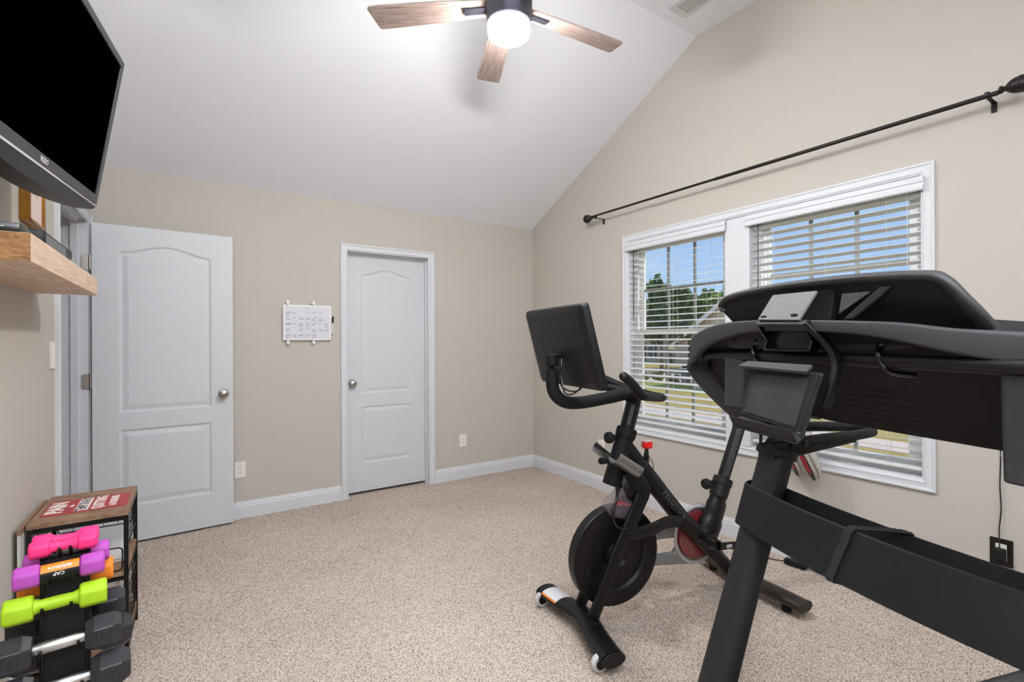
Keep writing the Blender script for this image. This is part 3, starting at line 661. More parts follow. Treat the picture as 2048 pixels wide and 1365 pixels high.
# odds and ends stored on the rack
bk_ = thing('storage_box', 'white carton with a black printed band on the rack middle shelf', 'box', (-.290, 2.66, .378), .25)
mb = MB(); mb.box(-.055, .055, -.07, .07, 0, .055); mb.build('carton', M_WHITEP, bk_, angle=0, bevel=.001)
mb = MB(); mb.box(-.0556, -.02, -.0706, .0706, .004, .0556); mb.build('printed_band', M_BLK, bk_, angle=0)
ob = thing('exercise_band', 'coiled pink exercise band on the bottom board of the rack', 'exercise band', (-.302, 2.672, .086), 0)
mb = MB(); mb.tube([(.05*math.cos(a), .05*math.sin(a), .014+.008*a/6.28) for a in [i*.35 for i in range(52)]], .011, 8); mb.build('coil', pm('pink_rubber', 'e0405e', .5), ob)
mb = MB(); mb.rbox((.055, 0, .05), (.03, .11, .03), .008); mb.build('grip', M_BLK, ob)
wbt = thing('purple_pouch', 'small purple patterned pouch on the bottom board of the rack', 'pouch', (-.425, 2.690, .086), 1.35)
mb = MB(); mb.ball((0, 0, .05), (.05, .03, .05), 18, 12); mb.build('pouch_body', pm('purple_fabric', '7b6bb5', .8, var=(60, 'd8d2ee', .08)), wbt)
mb = MB(); mb.tube(smooth_path([(-.02, 0, .095), (0, 0, .115), (.02, 0, .095)], 5), .003, 6); mb.build('cord_loop', M_BLK, wbt)

# ------------------------------------------------------------------ dumbbell rack and dumbbells
ORX, ORY, ROT = -.289, 1.812, math.radians(6)
dr = thing('dumbbell_rack', 'black A-frame dumbbell rack standing in front of the wire rack', 'dumbbell rack', (ORX, ORY, 0), ROT)
LV = [(.737, .028), (.6766, .045), (.6015, .062), (.4998, .078), (.402, .095)]
ZTOP = .704
def off(z): return .006 + (.737-z)*.148            # outer face of the leaning frame, kept behind the dumbbell heads
for s_ in (-1, 1):
    for x in (-.046, .046):
        mb = MB(); mb.sweep([(x, s_*(off(ZTOP)-.0045), ZTOP-.002), (x, s_*(off(.02)-.0045), .02)], rrect(.010, .008, .002, 2), up=(0, 1, 0)); mb.build('side_rail', M_BLKM, dr, angle=30)
lev = [l[0] for l in LV] + [.30, .20]
for s_ in (-1, 1):
    for i in range(len(lev)-1):
        za, zb_ = min(lev[i]-.012, ZTOP-.004), lev[i+1]-.006
        mb = MB(); mb.prism([(-.0405, s_*(off(za)-.004), za), (.0405, s_*(off(za)-.004), za), (.0405, s_*(off(zb_)-.004), zb_), (-.0405, s_*(off(zb_)-.004), zb_)], (0, s_*.003, 0)); mb.build('panel', M_BLK, dr, angle=0)
# every cradle hook leaves the frame below its handle and turns up in front of it: (side, height, handle distance, handle radius, hook position)
HK = [(-1, .737, .028, .0130, .011), (1, .737, .028, .0130, .011), (-1, .6766, .049, .0232, .024), (1, .6766, .045, .0153, .023), (-1, .6015, .066, .0163, .028), (1, .612, .070, .0163, .028),
      (-1, .4998, .088, .0148, .037), (1, .4998, .082, .0148, .037), (-1, .402, .109, .0148, .037), (1, .402, .103, .0148, .037)]
for s_, z, c_, r_, hx in HK:
    xm = {.066: -.014, .088: -.008, .049: -.008}.get(c_, 0)      # hooks sit centred under their own dumbbell
    for x in (xm-hx, xm+hx):
        zb_ = z-r_-.012; zb_ = min(zb_, ZTOP-.004); y0_ = off(zb_)-.002
        mb = MB(); mb.tube(smooth_path([(x, s_*y0_, zb_), (x, s_*(y0_*.4+c_*.6), z-r_-.0060), (x, s_*c_, z-r_-.0033), (x, s_*(c_+r_*.75), z-r_*.90), (x, s_*(c_+r_+.0040), z-r_*.15)], 5), .0036, 8, up=(1, 0, 0)); mb.build('hook', M_BLKM, dr)
mb = MB(); mb.box(-.052, .052, -off(ZTOP), off(ZTOP), ZTOP-.004, ZTOP+.003); mb.build('top_cap', M_BLKM, dr, angle=0, bevel=.001)
mb = MB()
for s_ in (-1, 1): mb.rbox((0, s_*off(.02), .014), (.36, .035, .026), .005)
mb.rbox((0, 0, .014), (.03, 2*off(.02), .020), .004)
mb.build('base_foot', M_BLKM, dr)
def head_mb(x0, x1, R, bev, rot0=0, seg=3):
    if seg == 1:                                   # cast hex head: flat sides, chamfered towards both ends
        mb = MB(); vs = []; st = ((0, .74), (.24, 1.0), (.76, 1.0), (1, .80))
        for t, k_ in st: vs += [(x0+(x1-x0)*t, R*k_*math.cos(math.radians(60*i+rot0)), R*k_*math.sin(math.radians(60*i+rot0))) for i in range(6)]
        mb.add(vs, [(r*6+i, r*6+(i+1) % 6, r*6+6+(i+1) % 6, r*6+6+i) for r in range(3) for i in range(6)] + [tuple(range(6)), tuple(18+i for i in range(6))]); return mb
    bm = bmesh.new(); vs0 = [bm.verts.new((x0, R*math.cos(math.radians(60*i+rot0)), R*math.sin(math.radians(60*i+rot0)))) for i in range(6)]
    vs1 = [bm.verts.new((x1, q.co.y, q.co.z)) for q in vs0]
    bm.faces.new(vs0[::-1]); bm.faces.new(vs1)
    for i in range(6): bm.faces.new((vs0[i], vs0[(i+1) % 6], vs1[(i+1) % 6], vs1[i]))
    bmesh.ops.recalc_face_normals(bm, faces=bm.faces)
    bmesh.ops.bevel(bm, geom=bm.edges[:], offset=bev, segments=seg, profile=.5, affect='EDGES'); bm.verts.index_update()
    mb = MB(); mb.add([q.co for q in bm.verts], [[q.index for q in f.verts] for f in bm.faces]); bm.free(); return mb
def world_r(x, y, z): c, s_ = math.cos(ROT), math.sin(ROT); return (ORX+x*c-y*s_, ORY+x*s_+y*c, z)
def vinyl_db(x, y, z, L, R, hl, br_, col, mname, label, group):
    t = thing('dumbbell', label, 'dumbbell', world_r(x, y, z), ROT, group); m = pm(mname, col, .55, bump=(500, .1, .0005))
    mb = MB(); mb.tube([(-L/2+hl*.5, 0, 0), (-L/2+hl, 0, 0), (-L/2+hl+.012, 0, 0), (0, 0, 0), (L/2-hl-.012, 0, 0), (L/2-hl, 0, 0), (L/2-hl*.5, 0, 0)], [br_*1.35, br_*1.3, br_, br_*1.06, br_, br_*1.3, br_*1.35], 16); mb.build('handle', m, t)
    for s_ in (-1, 1): head_mb(s_*L/2, s_*(L/2-hl), R, .0075, 30).build('head', m, t)
    return t
def hex_db(x, y, z, L, R, hl, label, group, num='10'):
    t = thing('hex_dumbbell', label, 'dumbbell', world_r(x, y, z), ROT, group); m = pm('rubber_hex', '26272b', .42, bump=(700, .1, .0004))
    mb = MB(); r = .0125; mb.tube([(-L/2+hl*.9, 0, 0), (-.052, 0, 0), (-.046, 0, 0), (-.036, 0, 0), (-.032, 0, 0), (0, 0, 0), (.032, 0, 0), (.036, 0, 0), (.046, 0, 0), (.052, 0, 0), (L/2-hl*.9, 0, 0)], [r, r, r*1.12, r*1.12, r*1.25, r*1.3, r*1.25, r*1.12, r*1.12, r, r], 18); mb.build('handle', M_CHROME, t)
    for s_ in (-1, 1):
        hd_ = head_mb(s_*L/2, s_*(L/2-hl), R, .013, 30, 1)
        hd_ = hd_.build('head', m, t, angle=8, bevel=.0025)
        mb = MB(); xc = s_*(L/2-hl*.5); yy = -R*.866
        if s_*0 == 0:
            P0 = [(xc+a, b) for a, b in rrect(.030, .036, .003, 2)]
            mb.tube([(q[0], yy-.0004, q[1]) for q in P0], .0009, 5, closed=True, up=(0, 1, 0)); mb.build('badge_outline', m, hd_)
            lettering(num, .020, m, hd_, frame_m((xc, yy-.0006, 0), (0, 0, 1) if s_ < 0 else (0, 0, 1), (-1, 0, 0)), extrude=.0012, bold=.0004, name='weight_number')
    return t
gv = 'vinyl dumbbells on the A-frame rack'; gh = 'black hex dumbbells on the A-frame rack'
yF = lambda i: -LV[i][1]; yBk = lambda i: LV[i][1]
vinyl_db(-.002, yF(0), .737, .140, .0245, .043, .0125, 'f0307f', 'vinyl_pink', 'pink vinyl dumbbell above the purple one with the paper sleeve', gv)
vinyl_db(0, yBk(0), .737, .140, .0245, .043, .0125, 'f0307f', 'vinyl_pink', 'pink vinyl dumbbell on the top row, on the side facing the wire rack', gv)
pdb = vinyl_db(-.008, yF(1)-.004, .6766, .182, .032, .052, .0145, 'b44bb4', 'vinyl_purple', 'purple vinyl dumbbell with an orange and black paper sleeve', gv)
def sleeve(name, mat, a0, a1, r=.0225):
    mb = MB(); n = 12; vs = []
    for rr in (r, r+.0008):
        for i in range(n+1):
            a = math.radians(a0+(a1-a0)*i/n)
            vs += [(-.038, -rr*math.cos(a), rr*math.sin(a)), (.038, -rr*math.cos(a), rr*math.sin(a))]
    k = 2*(n+1); fs = []
    for i in range(n): fs += [(2*i, 2*i+1, 2*i+3, 2*i+2), (k+2*i, k+2*i+2, k+2*i+3, k+2*i+1), (2*i, 2*i+2, k+2*i+2, k+2*i), (2*i+1, k+2*i+1, k+2*i+3, 2*i+3)]
    fs += [(0, k, k+1, 1), (2*n, 2*n+1, k+2*n+1, k+2*n)]
    mb.add(vs, fs); return mb.build(name, mat, pdb, angle=40)
slo = sleeve('orange_sleeve', pm('label_orange', 'ee8d2a', .5), 22, 100); slb = sleeve('black_sleeve', M_BLK, -70, 22)
def sl_txt(txt, size, par, ang, x=0, mat=M_WHITEP, bold=.0003):
    a = math.radians(ang); nrm = Vector((0, -math.cos(a), math.sin(a))); o = nrm*.0240 + Vector((x, 0, 0)); upv = Vector((0, -math.sin(a), -math.cos(a)))
    lettering(txt, size, mat, par, frame_m(o, (-1, 0, 0), upv), bold=bold, name='sleeve_lettering')
sl_txt('dailyburn', .013, slo, 45); sl_txt('CAP', .012, slb, 6, -.002)
vinyl_db(.002, yBk(1), .6766, .182, .032, .052, .0145, 'b44bb4', 'vinyl_purple', 'purple vinyl dumbbell on the rack side facing the wire rack', gv)
vinyl_db(-.014, yF(2)-.004, .6015, .204, .036, .058, .0155, 'a9d21a', 'vinyl_lime', 'lime green vinyl dumbbell on the rack', gv)
vinyl_db(.000, .070, .612, .204, .036, .058, .0155, 'f0851a', 'vinyl_orange', 'orange vinyl dumbbell on the rack', gv)
hex_db(-.008, yF(3)-.010, .4998, .256, .047, .078, 'black hex dumbbell with chrome handle directly below the lime green dumbbell', gh)
hex_db(.002, yBk(3)+.004, .4998, .256, .047, .078, 'black hex dumbbell directly below the orange dumbbell', gh)
hex_db(.000, yF(4)-.014, .402, .275, .052, .084, 'larger black hex dumbbell two rows below the lime green dumbbell', gh, '15')
hex_db(.008, yBk(4)+.008, .402, .275, .052, .084, 'larger black hex dumbbell two rows below the orange dumbbell', gh, '15')

# ------------------------------------------------------------------ exercise bike (local x runs from the front foot to the rear foot, y across, z up)
BX, BY, BROT = 1.386, 1.652, -math.radians(10.972)
bk = thing('exercise_bike', 'black indoor exercise bike with tablet screen standing under the window', 'exercise bike', (BX, BY, 0), BROT)
M_BF = pm('bike_frame', '0c0c0d', .40, spec=.35); M_BM = pm('bike_matte', '101011', .62, spec=.25); M_BR = pm('bike_foot_rear_lit', '2c2622', .38, metal=.3)  # rear foot: brown light on black metal put into its colour
EL = lambda a, b, n=20: [(a*math.cos(2*math.pi*i/n), b*math.sin(2*math.pi*i/n)) for i in range(n)]
pth = smooth_path([(.025, -.300, .058), (.045, -.15, .060), (.070, 0, .064), (.045, .14, .060), (.025, .270, .058)], 8)
mb = MB(); mb.sweep(pth, EL(.053, .027), up=(0, 0, 1)); fs_ = mb.build('front_stabilizer', M_BF, bk, angle=50)
for yy, s_ in ((-.302, -1), (.272, 1)):
    mb = MB(); mb.prism([(.025+a, yy, .058+b) for a, b in EL(.054, .028)], (0, s_*.006, 0)); mb.build('end_cap', M_BLK, fs_, bevel=.002)
for yy in (-.115, .10):
    mb = MB(); pr_ = [(q[0]*1.02, q[1]*1.02) for q in EL(.053, .027)]; mb.sweep([(.053, yy-.002, .061), (.053, yy+.002, .061)], pr_); mb.build('seam', M_HOLE, fs_)
M_WHEEL = pm('clear_wheel', 'c9cacc', .25)
for yy in (-.262, .248):
    mb = MB(); mb.lathe([(.022, -.013), (.031, -.013), (.034, -.008), (.034, .008), (.031, .013), (.022, .013)], (-.012, yy, .034), (0, 1, 0), 28); wl = mb.build('transport_wheel', M_WHEEL, bk)
    mb = MB(); mb.lathe([(.0, -.015), (.021, -.014), (.0225, -.010), (.0225, .010), (.021, .014), (0, .015)], (-.012, yy, .034), (0, 1, 0), 20); mb.build('wheel_hub', M_BLK, wl)
    for i in range(14):
        a = 2*math.pi*i/14; mb = MB(); mb.rbox((-.012+.0265*math.cos(a), yy, .034+.0265*math.sin(a)), (.004, .0266, .004), .0008, 1); mb.build('tread_mark', M_BLK, wl)
    mb = MB(); mb.box(-.014, .03, yy-.024, yy-.018, .030, .062); mb.box(-.014, .03, yy+.018, yy+.024, .030, .062); mb.build('wheel_bracket', M_BLK, bk, bevel=.002)
def patch(name, y0, y1, a0, a1, mat, par, lift=.0012):
    mb = MB(); n = 10; vs = []
    for y in (y0, y1):
        cx_ = .045 if True else 0
        for i in range(n+1):
            a = math.radians(a0+(a1-a0)*i/n); t = (y-.14)/.13; vs.append((.045-.020*t+(.053+lift)*math.cos(a), y, .060-.002*t+(.027+lift)*math.sin(a)))
    mb.add(vs, [(i, i+1, n+2+i, n+1+i) for i in range(n)]); return mb.build(name, mat, par, angle=60)
wl_ = patch('warning_label', .125, .235, 45, 148, pm('label_white', 'e2e1e8', .5), fs_); patch('label_stripe', .125, .235, 148, 163, pm('label_stripe', 'dd7a1c', .5), wl_)
for yy in (-.055, .055):                                   # fork blades and crown
    mb = MB(); mb.sweep(smooth_path([(.30, yy*.75, .70), (.345, yy, .62), (.352, yy, .575), (.217, yy, .331), (.088, yy, .075)], 5), rrect(.074, .020, .009, 3), up=(0, 1, 0), scale=[(1.1, 1.3)]*6+[(1.0, 1.1)]*5+[(.92, 1)]*5+[(.78, .95)]*10); mb.build('fork_blade', M_BF, bk, angle=40)
    mb = MB(); mb.lathe([(.009, 0), (.010, .004), (.006, .006), (0, .006)], (.214, yy+math.copysign(.008, yy), .312), (0, math.copysign(1, yy), 0), 14); mb.build('axle_bolt', M_BLKG, bk)
mb = MB(); FWC = (.236, 0, .310)
mb.lathe([(0, -.012), (.035, -.014), (.05, -.028), (.055, -.028), (.058, -.012), (.150, -.010), (.156, -.019), (.160, -.024), (.198, -.024), (.203, -.026), (.222, -.026), (.226, -.022), (.226, .022), (.222, .026), (.05, .026), (0, .026)], FWC, (0, 1, 0), 64); fw = mb.build('flywheel', M_BLKM, bk, angle=25)
mb = MB(); mb.tube([(FWC[0]+.156*math.cos(a), -.020, FWC[2]+.156*math.sin(a)) for a in [2*math.pi*i/48 for i in range(48)]], .0022, 6, closed=True, up=(0, 1, 0)); mb.build('bright_ring', pm('dark_chrome', '505052', .35, metal=1), fw)
mb = MB(); mb.tube([(FWC[0]+.0525*math.cos(a), -.0285, FWC[2]+.0525*math.sin(a)) for a in [2*math.pi*i/32 for i in range(32)]], .0016, 6, closed=True, up=(0, 1, 0)); mb.build('hub_ring', pm('dark_chrome', '8a8a8c'), fw)
# main frame: down tube, seat tube, rear stay
mb = MB(); P_ = smooth_path([(.285, 0, .815), (.38, 0, .700), (.500, 0, .560), (.625, 0, .420), (.735, 0, .315), (.86, 0, .190), (.955, 0, .085)], 6)
mb.sweep(P_, EL(.036, .0405), up=(0, 0, 1), scale=[(.9, .95)]*6+[(1.1, 1.05)]*6+[(1.1, 1)]*6+[(1.1, .95)]*6+[(1.0, .95)]*6+[(.9, .85)]*6+[(.8, .7)]*6); dt = mb.build('down_tube', M_BF, bk, angle=50)
mb = MB(); mb.ball((.325, 0, .615), (.070, .056, .085), 24, 16); mb.build('crown_shell', M_BF, bk)
lettering('PELOTON', .036, pm('frame_lettering', '5a5a5c', .5), dt, frame_m((.550, -.0425, .505), (.109, 0, -.118), (.118, 0, .109)), spacing=1.25, name='frame_lettering')
mb = MB(); mb.sweep(smooth_path([(.76, 0, .27), (.80, 0, .345), (.838, 0, .42), (.868, 0, .505)], 5), EL(.040, .055), scale=[1.35]*3+[1.15]*5+[1.0]*5+[.85]*6, up=(1, 0, 0)); mb.build('seat_tube', M_BF, bk, angle=50)
ax_s = Vector((.152, 0, .345)).normalized()
mb = MB(); mb.lathe([(.042, 0), (.045, .004), (.045, .060), (.048, .064), (.048, .092), (.043, .098)], (.862, 0, .495), ax_s, 28); mb.build('seat_collar', M_BLK, bk)
mb = MB(); mb.tube([(.875, 0, .53), (1.068, 0, .968)], .030, 24); sp = mb.build('seat_post', M_BF, bk)
def marks(par, p0, p1, r, ang, n, side=-1):
    p0, p1 = Vector(p0), Vector(p1); ax = (p1-p0).normalized(); lat = Vector((0, 1, 0)); out_ = ax.cross(lat)
    d = (lat*math.cos(ang)*side + out_*math.sin(ang)).normalized(); tang = ax.cross(d)
    mb = MB()
    for i in range(n):
        c = p0+(p1-p0)*(i/(n-1))+d*(r+.0004)
        for o_ in (-.004, .004):
            q = c+tang*o_; mb.add([q-ax*.0022-tang*.0012, q+ax*.0022-tang*.0012, q+ax*.0022+tang*.0012, q-ax*.0022+tang*.0012], [(0, 1, 2, 3)])
    mb.build('scale_marks', pm('pale_print', 'c9c9c9', .6), par, angle=0)
marks(sp, (.905, 0, .60), (1.045, 0, .92), .030, .35, 30)
def knob_b(o_, axis, r=.026, name='adjust_knob'):
    mb = MB(); mb.lathe([(.009, 0), (.009, .022), (.013, .024), (.013, .030), (r*.8, .034), (r, .040), (r, .058), (r*.85, .064), (r*.5, .0655), (0, .0655)], o_, axis, 24); return mb.build(name, M_BM, bk)
knob_b((.835, 0, .572), (-.93, 0, -.12)); 
# head tube, handlebar post, screen arm
ax_h = Vector((.067, 0, .185)).normalized()
mb = MB(); mb.lathe([(.036, -.02), (.041, -.018), (.041, .20), (.044, .204), (.047, .215), (.047, .245), (.042, .252)], (.228, 0, .645), ax_h, 32); mb.build('head_tube', M_BM, bk)
mb = MB(); mb.tube([(.300, 0, .845), (.352, 0, 1.010)], .0335, 28); hp = mb.build('handlebar_post', M_BF, bk); marks(hp, (.318, 0, .90), (.345, 0, .985), .0335, .55, 11)
for q in ((.345, -.0325, .992), (.330, -.026, .996)): mb = MB(); mb.lathe([(.007, 0), (.007, .004), (.004, .005), (0, .005)], q, (-.25, -1, .1), 12); mb.build('post_bolt', M_BLKG, bk)
knob_b((.262, 0, .845), (-1, 0, -.02)); knob_b((.215, -.01, .74), (-.9, -.1, .1), .015, 'clamp_knob')
mb = MB(); mb.sweep(smooth_path([(.352, 0, 1.005), (.340, 0, 1.030), (.300, 0, 1.040), (.20, 0, 1.026), (.06, 0, 1.012), (-.02, 0, 1.022), (-.068, 0, 1.065), (-.078, 0, 1.13), (-.078, 0, 1.225)], 6), EL(.030, .032), up=(0, 0, 1), scale=[(1.3, 1.2)]*6+[(1.15, 1.05)]*6+[(.95, .92)]*6+[(.92, .88)]*40); mb.build('screen_arm', M_BM, bk, angle=60)
mb = MB(); mb.ball((.338, 0, 1.040), (.048, .040, .034), 20, 14); mb.build('stem_shell', M_BM, bk)
R_ = .0188
mb = MB(); mb.tube(smooth_path([(.120, -.245, 1.142), (.165, -.238, 1.112), (.225, -.215, 1.064), (.262, -.195, 1.050), (.34, -.135, 1.037), (.43, -.065, 1.022), (.497, -.020, 1.014), (.517, .02, 1.014), (.49, .07, 1.022), (.40, .14, 1.055), (.30, .215, 1.105), (.18, .245, 1.142)], 6), R_, 16); mb.build('handlebar', M_BM, bk)
mb = MB(); mb.ball((.120, -.245, 1.142), R_*1.02, 14, 8); mb.build('bar_end', M_BLK, bk)
mb = MB(); mb.tube([(.34, 0, 1.043), (.30, -.10, 1.046), (.262, -.195, 1.050)], R_, 14); mb.tube([(.34, 0, 1.043), (.285, .10, 1.060), (.24, .215, 1.075)], R_, 14); mb.build('cross_bar', M_BM, bk)
# screen: rounded back shell, glass on the rider's side
sA, sB = Vector((-.072, 0, 1.432)), Vector((.018, 0, 1.090)); su = (sA-sB).normalized(); sn = Vector((su.z, 0, -su.x))  # sn points to the rider
SM = frame_m((sA+sB)/2, (0, 1, 0), su); SHt = (sA-sB).length; SWd = .535      # local x across, y up, z = x cross y
sgn = 1 if SM.to_3x3().col[2].dot(Vector((-1, 0, 0))) > 0 else -1              # +1: local z points to the front (towards the closet wall side)
mb = MB(); lay = [(1, -.016), (1.0, .004), (.985, .012), (.93, .020), (.80, .0235)]
vs = []; k = None
for sc_, zz in lay:
    rr = rrect(SWd-(1-sc_)*SHt, SHt*sc_, .014, 4); k = len(rr); vs += [SM @ Vector((x, y, zz*sgn)) for x, y in rr]
fs = [(i*k+j, i*k+(j+1) % k, (i+1)*k+(j+1) % k, (i+1)*k+j) for i in range(len(lay)-1) for j in range(k)] + [tuple(range(k)), tuple((len(lay)-1)*k+j for j in range(k))]
mb.add(vs, fs); scr = mb.build('screen_shell', pm('screen_back', '131314', .5, spec=.3, bump=(800, .1, .0004)), bk, angle=30)
mb = MB(); mb.prism([SM @ Vector((x, y, -.0165*sgn)) for x, y in rrect(SWd-.02, SHt-.02, .01)], SM.to_3x3() @ Vector((0, 0, -.0012*sgn))); mb.build('screen_glass', M_TVS, scr, angle=0)
mb = MB(); rr = rrect(.255, .215, .035, 6); mb.tube([SM @ Vector((x+.01, y-.035, .0237*sgn)) for x, y in rr], .0011, 5, closed=True, up=(1, 0, 0)); mb.build('back_panel_seam', M_HOLE, scr)
c0 = SM @ Vector((0, -.035, .02*sgn))
mb = MB(); mb.rbox((-.050, 0, 1.222), (.075, .034, .020), .005); mb.rbox((-.022, 0, 1.224), (.030, .070, .050), .010); mb.build('screen_mount', M_BLK, bk)
for dy in (-.012, .010):
    mb = MB(); mb.tube(smooth_path([(-.040, -.018, 1.21), (-.052, -.030+dy*.3, 1.15), (-.050, -.045+dy, 1.085+dy), (-.032, -.085, 1.068+dy*.6), (-.010, -.125-dy*.4, 1.088), (-.006, -.13, 1.13)], 6), .0033, 8); mb.build('screen_cable', M_BLKG, bk)
mb = MB(); mb.rbox((-.008, -.125, 1.125), (.012, .016, .04), .003); mb.build('cable_plug', M_BLKG, bk)
# belt guard on the far side, brake cover, lower stay
M_SIL = pm('guard_silver', '8b8c8e', .38, metal=.55)
mb = MB()
og = [(.44, .185), (.56, .175), (.80, .140), (.86, .170), (.91, .27), (.89, .38), (.82, .447), (.74, .430), (.66, .385), (.56, .345), (.46, .335), (.45, .300), (.55, .305), (.62, .300), (.655, .29), (.650, .245), (.63, .225), (.45, .232)]
mb.prism([(x, .052, z) for x, z in og], (0, .03, 0)); bg_ = mb.build('belt_guard', M_SIL, bk, angle=30, bevel=.008)
mb = MB(); mb.lathe([(0, -.012), (.09, -.010), (.118, -.004), (.122, .006), (.122, .02)], (.770, .046, .297), (0, 1, 0), 40)
mb.build('red_pulley_cover', pm('red_gloss', '7d2b2f', .15, coat=.6), bg_)
mb = MB(); mb.tube([(.770+.135*math.cos(a), .052, .297+.142*math.sin(a)) for a in [2*math.pi*i/40 for i in range(40)]], .009, 8, closed=True, up=(0, 1, 0)); mb.build('pale_guard_rim', pm('pale_guard', 'b9b3b6', .25), bg_)
mb = MB(); cv = [(.265, .675), (.300, .68), (.335, .66), (.355, .60), (.352, .53), (.335, .478), (.27, .470), (.205, .492), (.180, .520), (.188, .560), (.235, .580), (.262, .605)]
mb.prism([(x, -.034, z) for x, z in cv], (0, .068, 0)); bc = mb.build('brake_cover', M_CLEAR, bk, angle=30, bevel=.012)
mb = MB(); mb.ball((.275, 0, .522), (.062, .024, .030), 18, 12); mb.build('red_brake_block', pm('red_plastic', 'b51f28', .35), bc)
mb = MB(); mb.sweep(smooth_path([(.275, -.052, .405), (.357, -.052, .410), (.42, -.052, .416), (.486, -.050, .430), (.55, -.042, .428), (.59, -.03, .415)], 5), EL(.014, .030, 16), up=(0, 0, 1)); mb.build('chain_stay', M_BF, bk, angle=50)
mb = MB(); mb.sweep([(.90, 0, .145), (.97, 0, .085), (1.03, 0, .068)], EL(.045, .03, 16)); mb.build('rear_stay', M_BF, bk, angle=50)
mb = MB(); mb.sweep(smooth_path([(1.052, -.322, .056), (1.035, -.14, .058), (1.02, 0, .060), (1.035, .14, .058), (1.052, .29, .056)], 6), EL(.050, .028)); rs = mb.build('rear_stabilizer', M_BR, bk, angle=50)
for yy, s_ in ((-.323, -1), (.291, 1)): mb = MB(); mb.prism([(1.052+a, yy, .056+b) for a, b in EL(.051, .029)], (0, s_*.006, 0)); mb.build('end_cap', M_BR, rs, bevel=.002)
for yy in (-.24, .22): mb = MB(); mb.lathe([(.022, 0), (.022, .022), (.012, .03), (.012, .045)], (1.045, yy, -.003), (0, 0, 1), 16); mb.build('leveling_foot', M_BLK, bk)
mb = MB(); mb.lathe([(.012, .0), (.012, .05)], (.06, 0, -.003), (0, 0, 1), 12); mb.build('front_foot', M_BLK, bk)
# cranks
mb = MB(); mb.lathe([(.020, -.11), (.026, -.108), (.026, -.070), (.036, -.066), (.036, .066), (.026, .070), (.026, .11)], (.752, 0, .303), (0, 1, 0), 28); mb.build('bottom_bracket', M_BLKG, bk)
for s_ in (-1, 1):
    e = Vector((.752, s_*.118, .303)); d = Vector((s_*-.168, 0, s_*.012))
    mb = MB(); mb.sweep([e, e+d*.5, e+d], rrect(.014, .030, .005, 3), scale=[(1.2, 1.25), (1, 1), (.9, .85)]); ca_ = mb.build('crank_arm', M_BLKG, bk, angle=40)
    if s_ < 0: mb = MB(); c = e+d*.32; mb.box(c.x-.017, c.x+.017, c.y-.0086, c.y-.0078, c.z-.008, c.z+.008); mb.build('crank_label', pm('label_grey', 'b9b9b9', .5), ca_, angle=0)
    pc = e+d+Vector((0, s_*.06, 0)); mb = MB(); mb.rbox(tuple(pc), (.085, .075, .018), .006); mb.tube([tuple(e+d), tuple(pc)], .008, 10); mb.build('pedal', M_BLK, bk)
# dumbbell holders (curved aluminium troughs)
for y, c0_, c1_ in ((-.088, (.178, .778), (.300, .700)), (.088, (.205, .782), (.300, .705))):
    mb = MB(); n = 10; vs = []; A_, B_ = Vector((c0_[0], y, c0_[1])), Vector((c1_[0], y, c1_[1])); ax = (B_-A_).normalized(); lat = Vector((0, 1, 0)); dn = ax.cross(lat)
    if dn.z > 0: dn = -dn
    ds = -1 if y < 0 else 1
    for rr in (.035, .0375):
        for t in (0, 1):
            for i in range(n+1):
                a = math.radians(-65+180*i/n); vs.append(A_+(B_-A_)*t + (lat*math.sin(a)*ds + dn*math.cos(a))*rr - dn*.01)
    m_ = n+1; fs = []
    for i in range(n): fs += [(i, i+1, m_+i+1, m_+i), (2*m_+i, 3*m_+i, 3*m_+i+1, 2*m_+i+1), (i, 2*m_+i, 2*m_+i+1, i+1), (m_+i, m_+i+1, 3*m_+i+1, 3*m_+i)]
    fs += [(0, m_, 3*m_, 2*m_), (n, 2*m_+n, 3*m_+n, m_+n)]
    mb.add(vs, fs); hd_ = mb.build('dumbbell_holder', M_ALU, bk, angle=40)
    for t in (.55, .85):
        q = A_+(B_-A_)*t + (lat*.97*ds+dn*.24)*.0378 - dn*.01; mb = MB(); mb.lathe([(.006, 0), (.006, .003), (.003, .0035)], q, (lat*.97*ds+dn*.24), 10); mb.build('holder_screw', M_NICK, hd_)
    mb = MB(); mb.tube([(.255, 0, .73), tuple((A_+B_)/2)], .010, 8); mb.build('holder_bracket', M_BLK, bk)
mb = MB(); mb.tube(smooth_path([(.232, -.028, .640), (.222, -.045, .58), (.196, -.055, .53), (.20, -.060, .475), (.228, -.062, .450), (.262, -.060, .444), (.300, -.058, .450)], 6), .0065, 8); mb.build('sensor_cable', M_BLKG, bk)
# saddle, strap and rear shoe rail
mb = MB(); sec = []
Sx = [(1.235, .075, .030), (1.20, .088, .034), (1.12, .070, .034), (1.02, .035, .030), (.94, .022, .024), (.925, .010, .012)]
vs = []; n = 16
for x, hw, hh in Sx:
    for i in range(n): a = 2*math.pi*i/n; vs.append((x, hw*math.cos(a), 1.005+hh*math.sin(a)*(1 if math.sin(a) > 0 else .8)))
fs = [(i*n+j, i*n+(j+1) % n, (i+1)*n+(j+1) % n, (i+1)*n+j) for i in range(len(Sx)-1) for j in range(n)] + [tuple(range(n)), tuple((len(Sx)-1)*n+j for j in range(n))]
mb.add(vs, fs); mb.build('saddle', M_BM, bk, angle=60)
mb = MB(); mb.tube([(1.068, 0, .966), (1.10, 0, .972), (1.20, 0, .972)], .018, 12); mb.build('saddle_rail', M_BLK, bk)
mb = MB(); mb.sweep(smooth_path([(1.15, -.03, .975), (1.128, -.032, .86), (1.124, -.034, .78), (1.116, -.034, .68), (1.110, -.034, .58)], 4), rrect(.003, .020, .0012, 2), up=(0, 1, 0)); mb.build('hanging_strap', M_BLK, bk)
